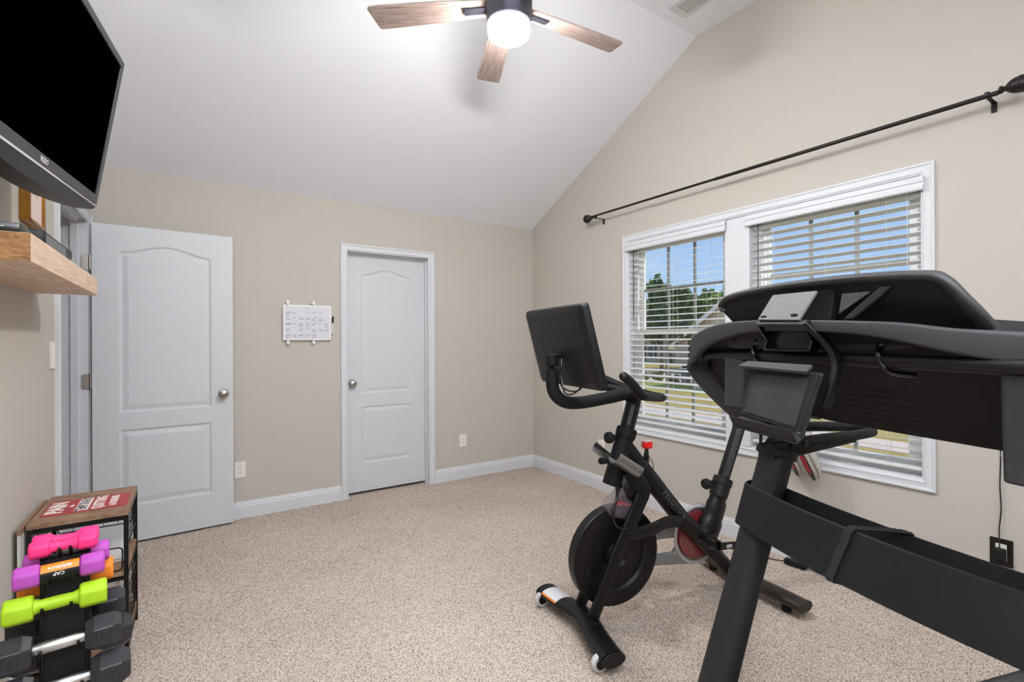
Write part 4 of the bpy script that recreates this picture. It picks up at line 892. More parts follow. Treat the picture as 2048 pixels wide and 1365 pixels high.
mb = MB(); mb.tube(smooth_path([(1.19, 0, .968), (1.30, 0, .93), (1.40, 0, .885), (1.42, 0, .875)], 4), .010, 10); mb.tube([(1.415, -.15, .876), (1.415, .16, .876)], .008, 10); mb.build('shoe_rail', M_BLK, bk)

# shoes hanging toe-down from the rail behind the saddle
def shoe(x, y, label):
    c, s_ = math.cos(BROT), math.sin(BROT)
    t = thing('cycling_shoe', label, 'shoe', (BX+x*c-y*s_, BY+x*s_+y*c, .785), BROT-math.radians(32), 'shoes hanging behind the saddle')
    # length axis L points down and slightly back, N points from the sole to the upper
    L = Vector((.42, 0, -.9075)); N = Vector((.9075, 0, .42)); S = Vector((0, 1, 0))
    st = [(0, .026, .0, .075), (.03, .031, .0, .088), (.09, .029, .004, .080), (.15, .034, .010, .060), (.20, .041, .010, .052), (.25, .038, .010, .040), (.285, .024, .010, .026), (.298, .008, .012, .018)]
    mb = MB(); n = 14; vs = []
    for l_, hw, z0_, z1_ in st:
        for i in range(n): a = 2*math.pi*i/n; vs.append(L*l_ + S*(hw*math.cos(a)) + N*((z0_+z1_)/2 + (z1_-z0_)/2*math.sin(a) + .012))
    fs = [(i*n+j, i*n+(j+1) % n, (i+1)*n+(j+1) % n, (i+1)*n+j) for i in range(len(st)-1) for j in range(n)] + [tuple(range(n)), tuple((len(st)-1)*n+j for j in range(n))]
    mb.add(vs, fs); mb.build('upper', pm('shoe_mesh', 'c9c5bf', .8, var=(90, 'b0aca6', .2)), t, angle=60)
    ol = [(l_, hw+.003) for l_, hw, a, b in st]; poly = [L*l_+S*h for l_, h in ol]+[L*l_-S*h for l_, h in reversed(ol)]
    mb = MB(); mb.prism(poly, N*.020); mb.build('midsole', pm('shoe_grey', 'a39d92', .7), t, angle=40, bevel=.004)
    mb = MB(); mb.prism([q*1.0-N*.004 for q in [L*l_+S*h*.94 for l_, h in ol]+[L*l_-S*h*.94 for l_, h in reversed(ol)]], N*.0055); so = mb.build('outsole', M_BLK, t, angle=40)
    mb = MB(); mb.prism([L*l_+S*h*.75-N*.0055 for l_, h in ol[3:6]]+[L*l_-S*h*.75-N*.0055 for l_, h in reversed(ol[3:6])], N*.002); mb.build('sole_print', pm('sole_red', 'cf2b33', .5), so, angle=0)
    mb = MB(); mb.tube(smooth_path([tuple(L*.012+N*.03), (.000, .005, .060), (-.003, .005, .092), (.0085, .005, .102), (.020, .005, .092), (.026, .005, .060), tuple(L*.02+N*.075)], 5), .0035, 8); mb.build('pull_loop', M_BLK, t)
    return t
shoe(1.405, .02, 'pale grey shoe with red and black sole hanging behind the bike saddle'); shoe(1.405, .118, 'second pale grey shoe hanging beyond the first, mostly hidden by the treadmill upright')

# small red light clamped to the bike frame
bl = thing('bike_light', 'small red cube light clamped on top of the bike frame', 'bike light', (BX+.418*math.cos(BROT)+.0*math.sin(BROT), BY+.418*math.sin(BROT), .700), BROT)
mb = MB(); mb.rbox((.006, 0, .094), (.046, .036, .036), .008, 3); mb.build('light_body', pm('red_lens', 'e0141c', .25, coat=.5), bl)
mb = MB(); mb.rbox((.006, 0, .1125), (.044, .034, .006), .003); mb.build('light_top', pm('pale_lens', 'f0d8d8', .2), bl)
mb = MB(); mb.tube([(0, 0, .012), (.002, 0, .045), (.004, 0, .078)], [.015, .012, .008], 12); mb.rbox((-.006, -.010, .040), (.020, .018, .034), .004); mb.build('clamp', M_BLK, bl)
mb = MB(); mb.tube(smooth_path([(.004, -.016, .040), (.016, -.022, .022), (.018, -.030, .000), (.012, -.0375, -.022)], 4), .002, 6); mb.build('tether', M_BLK, bl)

# power adapter of the bike on the carpet
pa = thing('power_adapter', 'black brick power adapter lying on the carpet below the window', 'power adapter', (2.868, 1.422, 0), math.radians(97))
mb = MB(); mb.rbox((0, 0, .016), (.115, .046, .030), .006); mb.build('brick', M_BLK, pa)
mb = MB(); mb.tube(smooth_path([(.055, 0, .014), (.09, .004, .004), (.20, .03, .004), (.36, .05, .004), (.52, .02, .004)], 6), .003, 6); mb.build('cord', M_BLK, pa)
mb = MB(); mb.tube(smooth_path([(-.055, 0, .014), (-.09, 0, .005), (-.22, .03, .004), (-.45, .045, .004), (-.80, .070, .004)], 6), .003, 6); mb.build('mains_cord', M_BLK, pa)

# ------------------------------------------------------------------ treadmill (local x runs rearwards along the belt, y across towards the closet, z up)
TX, TY, TROT = 1.266, .496, -math.radians(17.5)
tm = thing('treadmill', 'dark grey treadmill with console and crossbar tray filling the near corner', 'treadmill', (TX, TY, 0), TROT)
AC = -.03
def ub(z): return -.135 + (z-.33)*.335
for a in (.300, -.360):
    mb = MB(); zs = [.06, .33, .60, .90, .962]; mb.sweep([(ub(z), a, z) for z in zs], rrect(.072, .092, .032, 6), up=(0, 1, 0), scale=[(1.06, 1.05)]*2+[(1.0, 1)]*3); mb.build('upright', M_TM, tm, angle=50)
    # collar, neck and the handrail that runs back towards the runner
    s_ = 1 if a > 0 else -1
    mb = MB(); mb.lathe([(.050, -.014), (.054, -.011), (.0545, .004), (.048, .010), (.036, .018), (.031, .034), (.026, .09), (.030, .20)], (ub(.965)-.004, a, .960), Vector((.335, 0, 1)), 32); mb.build('neck', M_TMD, tm, angle=40)
    mb = MB()
    loop = smooth_path([(.085, a-.028, .985), (.17, a-.024, .990), (.30, a-.022, .994), (.40, a-.014, .998), (.440, a, 1.000), (.425, a+.020, 1.008), (.33, a+.026, 1.016), (.20, a+.028, 1.022), (.09, a+.026, 1.024)], 5)
    mb.tube(loop, .015, 14); mb.sweep([(.03, a-.020, .968), (.12, a-.026, .978), (.22, a-.024, .986), (.34, a-.020, .993)], rrect(.022, .056, .009, 3), scale=[(1.2, .8), (1.0, .95), (1, .82), (.9, .62)]); mb.build('handrail', M_TMD, tm, angle=50)
    mb = MB(); mb.lathe([(.010, 0), (.010, .004), (0, .005)], (.125, a-.050, .990), (0, -1, 0), 12); mb.build('rail_bolt', M_BLKG, tm)
# crossbar tray: a looped band open at the top, extruded along the lean of the uprights
def stadium(inset=0.0, n=10):
    pts = []; aF, aN = .372-inset, -.432+inset
    for i in range(n+1):                         # front edge, bowed forward
        t = i/n; a = (aF-.045)*(1-t)+(aN+.045)*t; pts.append((-.036+.036*((a-AC)/.36)**2+inset, a))
    fb = pts[-1][0]; bbk = .088-inset
    for i in range(1, 9):
        an = math.pi*i/9; pts.append(((fb+bbk)/2-(bbk-fb)/2*math.cos(an), aN+.045-.045*math.sin(an)))
    for i in range(n+1):
        t = i/n; a = (aN+.045)*(1-t)+(aF-.045)*t; pts.append((.060+.028*((a-AC)/.36)**2-inset, a))
    for i in range(1, 9):
        an = math.pi*i/9; pts.append(((fb+bbk)/2+(bbk-fb)/2*math.cos(an), aF-.045+.045*math.sin(an)))
    return pts
o_, i_ = stadium(), stadium(.007); k = len(o_); HB = .114; dx_ = -.036; zt_ = .862
vs = [(x, y, zt_-.003) for x, y in o_] + [(x+.0025, y, zt_) for x, y in stadium(.0025)] + [(x, y, zt_) for x, y in stadium(.005)] + [(x, y, zt_-.003) for x, y in i_]
vs += [(x+dx_, y, zt_-HB) for x, y in i_] + [(x+dx_, y, zt_-HB) for x, y in o_]
fs = [(r*k+j, r*k+(j+1) % k, ((r+1) % 6)*k+(j+1) % k, ((r+1) % 6)*k+j) for r in range(6) for j in range(k)]
mb = MB(); mb.add(vs, fs); tb = mb.build('tray_band', M_TMD, tm, angle=40)
mb = MB(); mb.prism([(x+dx_*.9, y, zt_-HB*.9) for x, y in stadium(.006)], (0, 0, .004)); mb.build('tray_floor', M_BLK, tm, angle=0)
# deck, foot rails, motor hood
mb = MB(); mb.box(-.30, 1.42, -.30, .22, .085, .125); mb.build('deck', M_BLK, tm, angle=0)
mb = MB(); mb.rbox((.62, -.04, .128), (1.56, .50, .014), .006); mb.build('running_belt', pm('belt_rubber', '19191a', .8, bump=(300, .3, .001)), tm)
for y0, y1 in ((.205, .280), (-.355, -.285)):
    mb = MB(); mb.rbox((.66, (y0+y1)/2, .125), (1.50, y1-y0, .050), .010); fr = mb.build('foot_rail', M_TM, tm)
    mb = MB(); mb.rbox((.66, (y0+y1)/2-.006 if y0 > 0 else (y0+y1)/2+.006, .1505), (1.46, .050, .003), .001); mb.build('grip_strip', pm('grip_speckle', '2a2a2b', .8, var=(160, '4a4a4b', .06)), fr)
mb = MB(); pr_ = [(-.40, .05), (-.40, .12), (-.36, .20), (-.22, .255), (-.02, .25), (.10, .20), (.12, .13), (.12, .05)]
mb.prism([(x, -.340, z) for x, z in pr_], (0, .600, 0)); mb.build('motor_hood', M_TM, tm, angle=30, bevel=.012)
mb = MB(); mb.rbox((-.22, -.03, .05), (.10, .72, .06), .012); mb.build('front_base', M_TMD, tm)
for x in (-.30, 1.35):
    for y in (-.30, .22): mb = MB(); mb.lathe([(.028, -.004), (.028, .05), (.02, .09)], (x, y, 0), (0, 0, 1), 16); mb.build('foot', M_BLK, tm)
# console: arched shell with wings, screen housing, underside body
wing = [(.075, .330, 1.030), (.105, .455, 1.035), (.045, .530, 1.135), (-.015, .552, 1.222), (-.040, .505, 1.270), (-.070, .365, 1.309), (-.090, .190, 1.323), (-.100, .020, 1.318), (-.100, -.095, 1.310), (-.090, -.168, 1.300), (-.072, -.240, 1.284), (-.045, -.322, 1.270), (-.010, -.44, 1.25), (.02, -.52, 1.20), (.07, -.52, 1.10), (.09, -.40, 1.03)]
wp = smooth_path(wing, 7); nW = len(wp)
def wsc(i):
    t = i/(nW-1)*15
    h = np.interp(t, [0, 1, 2, 3, 4, 5, 6, 7, 8, 10, 11, 12, 15], [.9, 1.1, 1.5, 1.6, 1.4, .95, .58, .50, .55, .85, 1.05, 1.2, .8]); return (1.0, float(h))
mb = MB(); mb.sweep(wp, rrect(.022, .052, .008, 4), up=(0, 0, 1), scale=[wsc(i) for i in range(nW)]); mb.build('console_shell', M_TMR, tm, angle=50)
mb = MB()
secs = [(.400, [(-.055, 1.300), (-.03, 1.262), (.03, 1.235), (.12, 1.130), (.15, 1.14), (.14, 1.24), (.05, 1.31)]),
        (.360, [(-.066, 1.306), (-.035, 1.262), (.00, 1.232), (.14, 1.082), (.17, 1.09), (.17, 1.24), (.06, 1.325)]),
        (.190, [(-.085, 1.318), (-.045, 1.272), (.00, 1.236), (.14, 1.066), (.18, 1.075), (.18, 1.25), (.06, 1.335)]),
        (.020, [(-.092, 1.313), (-.050, 1.270), (.00, 1.236), (.14, 1.064), (.18, 1.073), (.18, 1.25), (.06, 1.335)]),
        (-.168, [(-.085, 1.298), (-.045, 1.262), (.00, 1.234), (.14, 1.064), (.18, 1.073), (.18, 1.25), (.06, 1.33)]),
        (-.330, [(-.045, 1.268), (-.02, 1.255), (.01, 1.230), (.14, 1.066), (.17, 1.08), (.17, 1.24), (.06, 1.31)]),
        (-.450, [(-.01, 1.250), (.0, 1.245), (.04, 1.220), (.13, 1.12), (.15, 1.13), (.14, 1.22), (.06, 1.28)])]
k = 7; vs = [(b, a, z) for a, pr in secs for b, z in pr]
fs = [(i*k+j, i*k+(j+1) % k, (i+1)*k+(j+1) % k, (i+1)*k+j) for i in range(len(secs)-1) for j in range(k)] + [tuple(range(k)), tuple((len(secs)-1)*k+j for j in range(k))]
mb.add(vs, fs); cb = mb.build('console_body', M_TMD, tm, angle=25)
mb = MB(); lp_ = [(.085, .455, 1.065), (.045, .505, 1.145), (.000, .535, 1.222), (-.028, .505, 1.270), (-.050, .410, 1.302), (-.01, .365, 1.300), (.07, .365, 1.10), (.09, .40, 1.06)]
mb.prism(lp_, (.02, -.012, 0)); mb.build('wing_liner', M_TMD, tm, angle=0)
# vent slots in the underside
pA, pB = Vector((.0, 0, 1.236)), Vector((.14, 0, 1.065)); pd = (pB-pA)
for r in range(6):
    for c_ in range(2):
        t = .40+.095*r; y1 = .150-.014*r-.115*c_*1.0; q = pA+pd*t; nn = Vector((-pd.z, 0, pd.x)).normalized()
        if nn.z > 0: nn = -nn
        mb = MB(); ln = .105; e = pd.normalized()*.0028
        y1 = (.158 if c_ == 0 else .045)-.010*r
        mb.prism([q+nn*.0004+Vector((0, y1, 0))-e, q+nn*.0004+Vector((0, y1-ln, 0))-e, q+nn*.0004+Vector((0, y1-ln, 0))+e, q+nn*.0004+Vector((0, y1, 0))+e], nn*.0006); mb.build('vent_slot', M_HOLE, cb, angle=0)
for y_, t in ((-.13, .52), (.30, .45)): q = pA+pd*t+Vector((0, y_, 0)); mb = MB(); mb.lathe([(.010, 0), (.010, .001)], q, nn, 14); mb.build('screw_recess', M_HOLE, cb)
# crossbar tube and its clips
mb = MB(); tp = smooth_path([(.062, .490, 1.120), (.050, .505, 1.150), (.012, .515, 1.198), (-.015, .498, 1.222), (-.032, .450, 1.238), (-.042, .33, 1.241), (-.058, .10, 1.243), (-.060, -.10, 1.243), (-.052, -.32, 1.240), (-.03, -.44, 1.236), (.0, -.50, 1.21)], 6)
mb.tube(tp, [.0105+.004*min(1, i/40) for i in range(len(tp))], 16); mb.build('crossbar', M_BLKM, tm, angle=60)
for y_ in (.225, -.115):
    c = Vector((-.052, y_, 1.243)); mb = MB()
    mb.tube(smooth_path([c+Vector((.01, .012, .032)), c+Vector((-.012, .012, .022)), c+Vector((-.018, .004, .0)), c+Vector((-.014, -.004, -.018)), c+Vector((.004, -.014, -.026)), c+Vector((.03, -.03, -.028))], 5), .0055, 8); mb.lathe([(.010, 0), (.010, .008), (.006, .012)], c+Vector((.0, .012, .034)), (-1, 0, .3), 12); mb.build('cable_clip', M_BLKG, tm)
# bracket plate behind the tablet arm
mb = MB(); pp = [(.335, 1.298), (.350, 1.275), (.330, 1.262), (-.12, 1.262), (-.165, 1.268), (-.17, 1.285), (-.12, 1.300)]
mb.prism([(-.058, a, z) for a, z in pp], (.006, 0, 0)); bp = mb.build('mount_plate', M_TM, tm, angle=30, bevel=.002)
for a in (.318, -.105): mb = MB(); mb.lathe([(.008, 0), (.008, .001)], (-.0585, a, 1.284), (-1, 0, 0), 14); mb.build('plate_hole', M_HOLE, bp)
# pads that hang from the crossbar at both ends
for y0, y1 in ((.372, .290), (-.292, -.420)):
    ym, wd = (y0+y1)/2, abs(y0-y1)
    if y0 > 0: zt0, zb0 = 1.240, 1.092
    else: zt0, zb0 = 1.236, 1.048
    mb = MB(); vs = []
    for t, zz in ((0, zt0), (1, zb0)):
        sc_ = 1.0 - .10*t
        vs += [(-.052-.004*t+x, ym+y*sc_, zz) for x, y in [(b+.04, a) for a, b in rrect(wd, .08, .012, 3)]]
    kk = len(vs)//2; mb.add(vs, [tuple(range(kk)), tuple(range(2*kk-1, kk-1, -1))]+[(j, (j+1) % kk, kk+(j+1) % kk, kk+j) for j in range(kk)])
    mb.build('side_pod', M_TMR, tm, angle=40, bevel=.004)
# screen housing: shallow dish leaning forward, with a paler rim
hp_ = [(-.048, .375, 1.372), (-.050, .372, 1.396), (-.055, .318, 1.413), (-.060, .150, 1.421), (-.070, -.047, 1.416), (-.070, -.186, 1.405), (-.068, -.222, 1.392), (-.050, -.248, 1.347), (-.022, -.262, 1.305)]
hb_ = [(-.020, -.20, 1.300), (-.030, .0, 1.318), (-.030, .19, 1.325), (-.028, .330, 1.318)]
rim = smooth_path(hp_, 5)
poly = rim + [Vector(q) for q in hb_]
cen = sum((Vector(q) for q in poly), Vector())/len(poly)
mb = MB(); n = len(poly); vs = [q for q in poly]+[q+Vector((.018, 0, .010)) for q in poly]+[cen+Vector((.006, 0, 0)), cen+Vector((.03, 0, .012))]
fs = [(i, (i+1) % n, 2*n) for i in range(n)]+[(n+(i+1) % n, n+i, 2*n+1) for i in range(n)]+[(i, n+i, n+(i+1) % n, (i+1) % n) for i in range(n)]
mb.add(vs, fs); hs = mb.build('screen_housing', M_TMD, tm, angle=30)
mb = MB(); mb.sweep([q+Vector((.006, 0, .001)) for q in rim], EL(.018, .0105, 12), up=(0, 0, 1)); mb.build('housing_rim', M_TMR, hs, angle=60)
mb = MB(); mb.prism([(-.062, -.02, 1.330), (-.062, -.045, 1.330), (-.070, -.135, 1.392), (-.070, -.110, 1.394)], (.010, 0, 0)); mb.build('brace', M_TMR, hs, angle=0, bevel=.003)
mb = MB(); mb.prism([(-.052, -.005, 1.345), (-.060, -.02, 1.388), (-.060, -.085, 1.387)], (.006, 0, 0)); mb.build('brace_plate', M_TML, hs, angle=0)
mb = MB(); mb.prism([(-.058, .170, 1.330), (-.058, .150, 1.405), (-.058, .0, 1.404), (-.058, .012, 1.330)], (.02, 0, 0)); mb.build('recess_panel', M_TM, hs, angle=0, bevel=.003)
# tablet holder on a curved arm
th_ = MB(); th_.prism([(-.122, .160, 1.338), (-.090, .143, 1.400), (-.090, .017, 1.398), (-.122, .036, 1.332)], (.006, 0, -.003)); tp_ = th_.build('tablet_flap', M_TML, tm, angle=0, bevel=.0015)
for a in (.143, .052): mb = MB(); mb.box(-.1195, -.112, a-.008, a+.008, 1.342, 1.347); mb.build('flap_slot', M_HOLE, tp_, angle=0)
mb = MB(); mb.prism([(-.124, .164, 1.328), (-.124, .020, 1.323), (-.112, .020, 1.333), (-.112, .164, 1.338)], (.0, 0, -.006)); mb.build('flap_hinge', M_TM, tm, angle=0, bevel=.002)
mb = MB()
for a in (.160, .028):
    mb.prism([(-.122, a-.003, 1.322), (-.080, a-.003, 1.318), (-.075, a-.003, 1.285), (-.085, a-.003, 1.262), (-.102, a-.003, 1.262), (-.094, a-.003, 1.285), (-.110, a-.003, 1.305)], (0, .006, 0))
mb.box(-.104, -.078, .026, .160, 1.259, 1.264); mb.box(-.080, -.074, .026, .160, 1.264, 1.318)
mb.build('holder_bracket', M_BLKG, tm, angle=0, bevel=.001)
mb = MB(); mb.sweep(smooth_path([(-.118, .020, 1.325), (-.104, .004, 1.300), (-.090, -.012, 1.275), (-.088, -.028, 1.245), (-.098, -.038, 1.215), (-.112, -.038, 1.180), (-.120, -.030, 1.140)], 5), rrect(.013, .020, .003, 2), up=(1, 0, 0)); mb.build('holder_arm', M_BLKM, tm, angle=40)
bkp = [(-.127, .172, 1.214), (-.127, -.020, 1.212), (-.160, -.002, 1.082), (-.160, .180, 1.098)]
mb = MB(); mb.prism(bkp, (.010, 0, .003)); tl = mb.build('tablet_tray', M_TM, tm, angle=0, bevel=.003)
ins = [Vector(bkp[0])*.90+Vector(bkp[2])*.10, Vector(bkp[1])*.90+Vector(bkp[3])*.10, Vector(bkp[2])*.92+Vector(bkp[0])*.08, Vector(bkp[3])*.92+Vector(bkp[1])*.08]
mb = MB(); mb.prism([q+Vector((-.002, 0, 0)) for q in ins], (.003, 0, 0)); mb.build('rubber_pad', pm('worn_rubber', '303031', .75, var=(14, '232324', .25)), tl, angle=0)
mb = MB(); mb.prism([(-.150, .196, 1.222), (-.150, -.010, 1.218), (-.128, -.006, 1.232), (-.128, .186, 1.234)], (.002, 0, -.008)); mb.build('top_lip', M_TMR, tl, angle=0, bevel=.002)
mb = MB(); mb.prism([(-.202, .170, 1.098), (-.202, -.020, 1.094), (-.196, -.030, 1.070), (-.196, .163, 1.076)], (.003, 0, 0)); mb.prism([(-.197, .165, 1.074), (-.197, -.030, 1.068), (-.155, -.012, 1.080), (-.155, .182, 1.094)], (0, 0, -.004)); mb.build('bottom_lip', M_TM, tl, angle=0, bevel=.0015)
mb = MB(); mb.prism([(-.127, -.020, 1.212), (-.135, -.034, 1.210), (-.178, -.022, 1.072), (-.160, -.002, 1.082)], (.008, 0, .003)); mb.build('side_lip', M_TM, tl, angle=0, bevel=.0015)

# braided strap looped over the tray
st = thing('braided_strap', 'black braided strap looped around the treadmill crossbar tray', 'strap', (TX, TY, 0), TROT)
pth = [(-.030, -.030, .7440), (-.062, -.004, .7440), (-.0740, .003, .7480), (-.0715, .002, .760), (-.0448, -.013, .845), (-.0400, -.016, .8605), (-.0335, -.018, .8660), (-.020, -.024, .8662), (.030, -.050, .8662), (.054, -.068, .8662), (.0625, -.073, .8620), (.0590, -.073, .8450), (.0330, -.066, .7600), (.0270, -.064, .7480), (.018, -.060, .7440), (-.030, -.030, .7440)]
for j, dy in enumerate((-.006, 0, .006)):
    mb = MB(); q = smooth_path([(x, y+dy, z) for x, y, z in pth], 6); mb.tube(q, [.0034+.0006*math.sin(i*1.7+j*2) for i in range(len(q))], 7); mb.build('braid_strand', pm('strap_weave', '161617', .7, bump=(900, .4, .001)), st)

# ------------------------------------------------------------------ the street outside (ground about 1.7 m below the room floor)
GZ = -1.71
def strip(name, x0, x1, y0, y1, z, mat, label, cat, stuff=False):
    mb = MB(); mb.box(x0, x1, y0, y1, z-.2, z); o = mb.build(name, mat, angle=0); return tag(o, label, cat, kind='stuff' if stuff else 'structure')
M_LAWN = pm('dry_lawn', 'cba767', .95, spec=.1, var=(1.3, 'a0924f', .25), bump=(40, .4, .05))
M_LAWNG = pm('green_lawn', '8f9b4a', .95, spec=.1, var=(1.3, 'a89a4c', .25), bump=(40, .4, .05))
M_CONC = pm('pale_concrete', 'e3cbb6', .9, var=(2, 'd6bda8', .3))
strip('lawn_near', 3.4, 15.6, -30, 60, GZ, M_LAWN, 'dry golden lawn between the house and the sidewalk', 'lawn')
strip('sidewalk', 15.6, 17.2, -30, 60, GZ+.02, M_CONC, 'pale concrete sidewalk running past the house', 'sidewalk')
strip('lawn_verge', 17.2, 23.5, -30, 60, GZ, M_LAWN, 'golden lawn strip beyond the sidewalk', 'lawn')
strip('lawn_green', 23.5, 28.5, -30, 60, GZ-.01, M_LAWNG, 'green lawn in front of the shrubs', 'lawn')
strip('driveway', 28.5, 37.0, -30, 80, GZ+.01, M_CONC, 'wide pale concrete street across the lawns', 'street')
strip('lawn_far', 37.0, 90.0, -40, 110, GZ, M_LAWN, 'golden lawn in front of the houses across the street', 'lawn')

def gable_house(name, x0, y0, y1, depth, hw, rise, wall_c, label, gable_front=True, shingle='6d625c', wins=()):
    t = thing(name, label, 'house', (x0, y0, GZ)); W = y1-y0
    mw = pm('siding_'+wall_c, wall_c, .8, var=(3, wall_c, .3)); mr = pm('shingle_'+shingle, shingle, .9, var=(14, '57504b', .3)); mtm = pm('house_trim', 'efe6da', .7)
    if gable_front:
        mb = MB(); mb.prism([(0, 0, 0), (0, W, 0), (0, W, hw), (0, W/2, hw+rise), (0, 0, hw)], (depth, 0, 0)); wl_ = mb.build('house_wall', mw, t, angle=0)
        n = int((hw+rise)/.22)
        for i in range(n):                                   # lap siding courses on the gable front
            z = .22*i; half = W/2 if z < hw else max(0.0, W/2*(1-(z-hw)/rise))
            if half < .2: break
            mb = MB(); mb.prism([(-.001, W/2-half, z), (-.035, W/2-half, z), (-.001, W/2-half, z+.22)], (0, 2*half, 0)); mb.build('siding_course', mw, wl_, angle=0)
        for s_ in (-1, 1):
            mb = MB(); e = W/2+s_*(W/2+.35); ez = hw-.35*rise/(W/2)
            mb.prism([(-.35, W/2, hw+rise), (-.35, e, ez), (-.35, e, ez+.16), (-.35, W/2, hw+rise+.16)], (depth+.7, 0, 0)); rf = mb.build('roof', mr, t, angle=0)
            mb = MB(); mb.prism([(-.40, W/2, hw+rise-.16), (-.40, e, ez-.16), (-.40, e, ez+.14), (-.40, W/2, hw+rise+.14)], (.06, 0, 0)); mb.build('rake_board', mtm, rf, angle=0)
    else:
        mb = MB(); mb.box(0, depth, 0, W, 0, hw); mb.build('house_wall', mw, t, angle=0)
        mb = MB(); mb.prism([(-.4, -.4, hw-.05), (depth+.4, -.4, hw-.05), (depth/2, -.4, hw+rise)], (0, W+.8, 0)); mb.build('roof', mr, t, angle=0)
    for (yc, zc_, ww, wh) in wins:
        mb = MB(); mb.box(-.08, .0, yc-ww/2-.10, yc+ww/2+.10, zc_-wh/2-.10, zc_+wh/2+.10); f = mb.build('window_surround', mtm, t, angle=0)
        for dz in (-wh/4, wh/4): mb = MB(); mb.box(-.10, -.07, yc-ww/2, yc+ww/2, zc_+dz-wh/4+.03, zc_+dz+wh/4-.03); mb.build('pane', pm('dark_pane', '2b3038', .2), f, angle=0)
        for s_ in (-1, 1): mb = MB(); mb.box(-.09, -.0, yc+s_*(ww/2+.30)-.18, yc+s_*(ww/2+.30)+.18, zc_-wh/2, zc_+wh/2); mb.build('shutter', pm('shutter_dark', '35332f', .8), t, angle=0)
    return t
gable_house('neighbor_house', 26.0, 12.75, 19.0, 9, 3.62, 2.25, 'd9c4a5', 'tan lap-sided gable house close behind the treadmill', True, '8a7a6a')
gable_house('street_house', 50.0, 40.5, 49.0, 9, 2.9, 1.9, 'b8a892', 'tan house with dark shutters across the street', False, '6d625c', [(6.6, 1.6, 1.0, 1.5), (2.4, 1.6, 1.0, 1.5)])
gable_house('dormer_house', 50.5, 31.0, 39.5, 9, 2.6, 1.7, 'c9b69f', 'brown-roofed house with a front gable across the street', True, '5b514d', [(4.25, 3.1, .7, .9), (2.0, 1.3, 1.2, 1.3)])
gable_house('grey_house', 52.0, 51.0, 62.0, 9, 3.0, 2.0, 'aaa59c', 'grey house furthest along the street', False, '5f5a58', [(3, 1.6, 1, 1.5), (8, 1.6, 1, 1.5)])

LEAFM = {}
def leaf_mat(c0, c1):
    k = c0+c1
    if k not in LEAFM:
        m = pm('leaf_'+k, c0, .7, spec=.2, var=(1.1, c1, .22)); LEAFM[k] = m
    return LEAFM[k]
def crown_mesh(name, n, rad, seed, leaf=.28):
    r = np.random.default_rng(seed)
    nb = 16; bl_ = r.normal(size=(nb, 3)); bl_ /= np.linalg.norm(bl_, axis=1)[:, None]; bl_ *= r.uniform(.25, .8, (nb, 1)); bl_[:, 2] *= .95
    which = r.integers(0, nb, n); d = r.normal(size=(n, 3)); d /= np.linalg.norm(d, axis=1)[:, None]
    c = bl_[which] + d*(r.uniform(.55, 1, (n, 1)))*r.uniform(.26, .42, (n, 1)); c = c*np.array(rad)
    a = r.normal(size=(n, 3)); a /= np.linalg.norm(a, axis=1)[:, None]; b = np.cross(a, r.normal(size=(n, 3))); b /= np.linalg.norm(b, axis=1)[:, None]
    s1 = leaf*r.uniform(.6, 1.2, (n, 1)); s2 = s1*.6
    v = np.stack([c-a*s1, c-b*s2, c+a*s1, c+b*s2], 1).reshape(-1, 3)
    f = np.arange(4*n).reshape(n, 4)
    me = bpy.data.meshes.new(name); me.vertices.add(len(v)); me.vertices.foreach_set('co', v.ravel()); me.loops.add(4*n); me.loops.foreach_set('vertex_index', f.ravel().astype(np.int32))
    me.polygons.add(n); me.polygons.foreach_set('loop_start', np.arange(0, 4*n, 4, dtype=np.int32)); me.update(calc_edges=True); return me
def tree(name, x, y, h, rad, seed, cols, label, n=5200, leaf=.3, trunk=.18):
    t = thing(name, label, 'tree', (x, y, GZ), seed*1.3)
    mb = MB(); mb.tube(smooth_path([(0, 0, -.1), (.05, .02, h*.3), (-.04, .05, h*.55), (.02, 0, h*.85)], 3), [trunk*(1-.07*i) for i in range(10)], 8); mb.build('trunk', pm('bark', '5a4b3d', .9), t)
    f = mkobj('foliage', crown_mesh('foliage', n, rad, seed, leaf), leaf_mat(*cols), t, angle=0); f.location = (0, 0, h-rad[2]*.95); f['kind'] = 'stuff'
    return t
tree('oak_tree', 35.0, 28.8, 9.0, (2.6, 2.6, 3.9), 3, ('5c7a3e', '2c4420'), 'tall dark green tree beyond the street, highest crown')
tree('maple_tree', 41.5, 30.7, 8.6, (3.0, 3.0, 3.2), 7, ('7c9a48', '3d5a26'), 'broad green tree beside the tall dark tree')
tree('ash_tree', 38.5, 25.6, 8.2, (2.5, 2.5, 3.1), 11, ('9aab50', '4f6a2b'), 'yellow-green tree behind the tan gable')
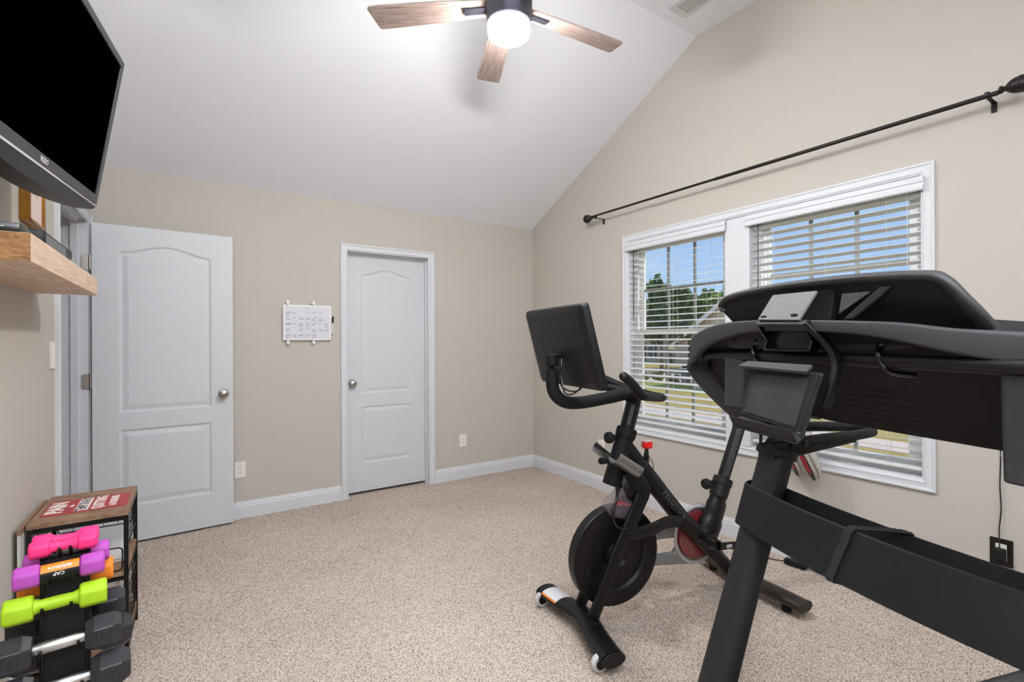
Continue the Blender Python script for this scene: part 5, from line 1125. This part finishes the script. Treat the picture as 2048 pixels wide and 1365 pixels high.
tree('young_tree', 46.0, 27.6, 9.2, (3.2, 3.2, 3.8), 13, ('86a04a', '415e28'), 'leafy green tree rising behind the tan gable roof')
tree('far_tree', 44.0, 14.0, 8.0, (2.8, 2.8, 3.0), 17, ('7c9a48', '3d5a26'), 'green tree just showing above the treadmill console')
tree('front_yard_tree', 44.5, 41.0, 2.2, (.8, .8, .8), 19, ('7c8a2f', '46541d'), 'small yellow-green tree in front of the tan shuttered house', 900, .14, .05)
for i, (x, y, s_) in enumerate(((28.2, 19.98, .5), (28.0, 22.0, .5), (27.9, 23.3, .6), (28.3, 24.8, .5), (48.4, 42.9, .7), (48.4, 47.3, .7), (48.8, 35.5, .6))):
    t = thing('shrub', ['golden green shrub nearest the tan gable house', 'golden green shrub beside the stone mailbox post', 'larger golden green shrub on the open side of the mailbox', 'golden green shrub furthest from the tan gable house', 'low green shrub under the near shuttered window', 'low green shrub at the end of the shuttered house', 'low green shrub before the front-gabled house'][i], 'shrub', (x, y, GZ), i*.7, 'shrubs by the lawn' if i < 4 else 'shrubs before the far houses')
    f = mkobj('foliage', crown_mesh('foliage', 500, (s_, s_, s_*.8), 40+i, .10), leaf_mat('a3912f', '4d5a20') if i < 4 else leaf_mat('7c9a48', '3d5a26'), t, angle=0); f.location = (0, 0, s_*.7); f['kind'] = 'stuff'
    mb = MB(); mb.tube([(0, 0, -.05), (0, 0, s_*.7)], .03, 6); mb.build('stem', pm('bark', '5a4b3d'), t)
mbx = thing('mailbox', 'mailbox on a pale stone post beside the street', 'mailbox', (28.1, 21.1, GZ))
mb = MB(); mb.box(-.22, .22, -.22, .22, 0, 1.05); mb.build('post', pm('post_stone', '8d8377', .9), mbx, angle=0)
mb = MB(); mb.box(-.3, .3, -.3, .3, 1.05, 1.13); mb.build('cap', pm('house_trim', 'efe6da'), mbx, angle=0)
mb = MB(); mb.prism([(-.25, y, z) for y, z in [(-.12, 1.13), (.12, 1.13), (.12, 1.32), (.06, 1.40), (-.06, 1.40), (-.12, 1.32)]], (.5, 0, 0)); mb.build('box', M_BLK, mbx, angle=20)
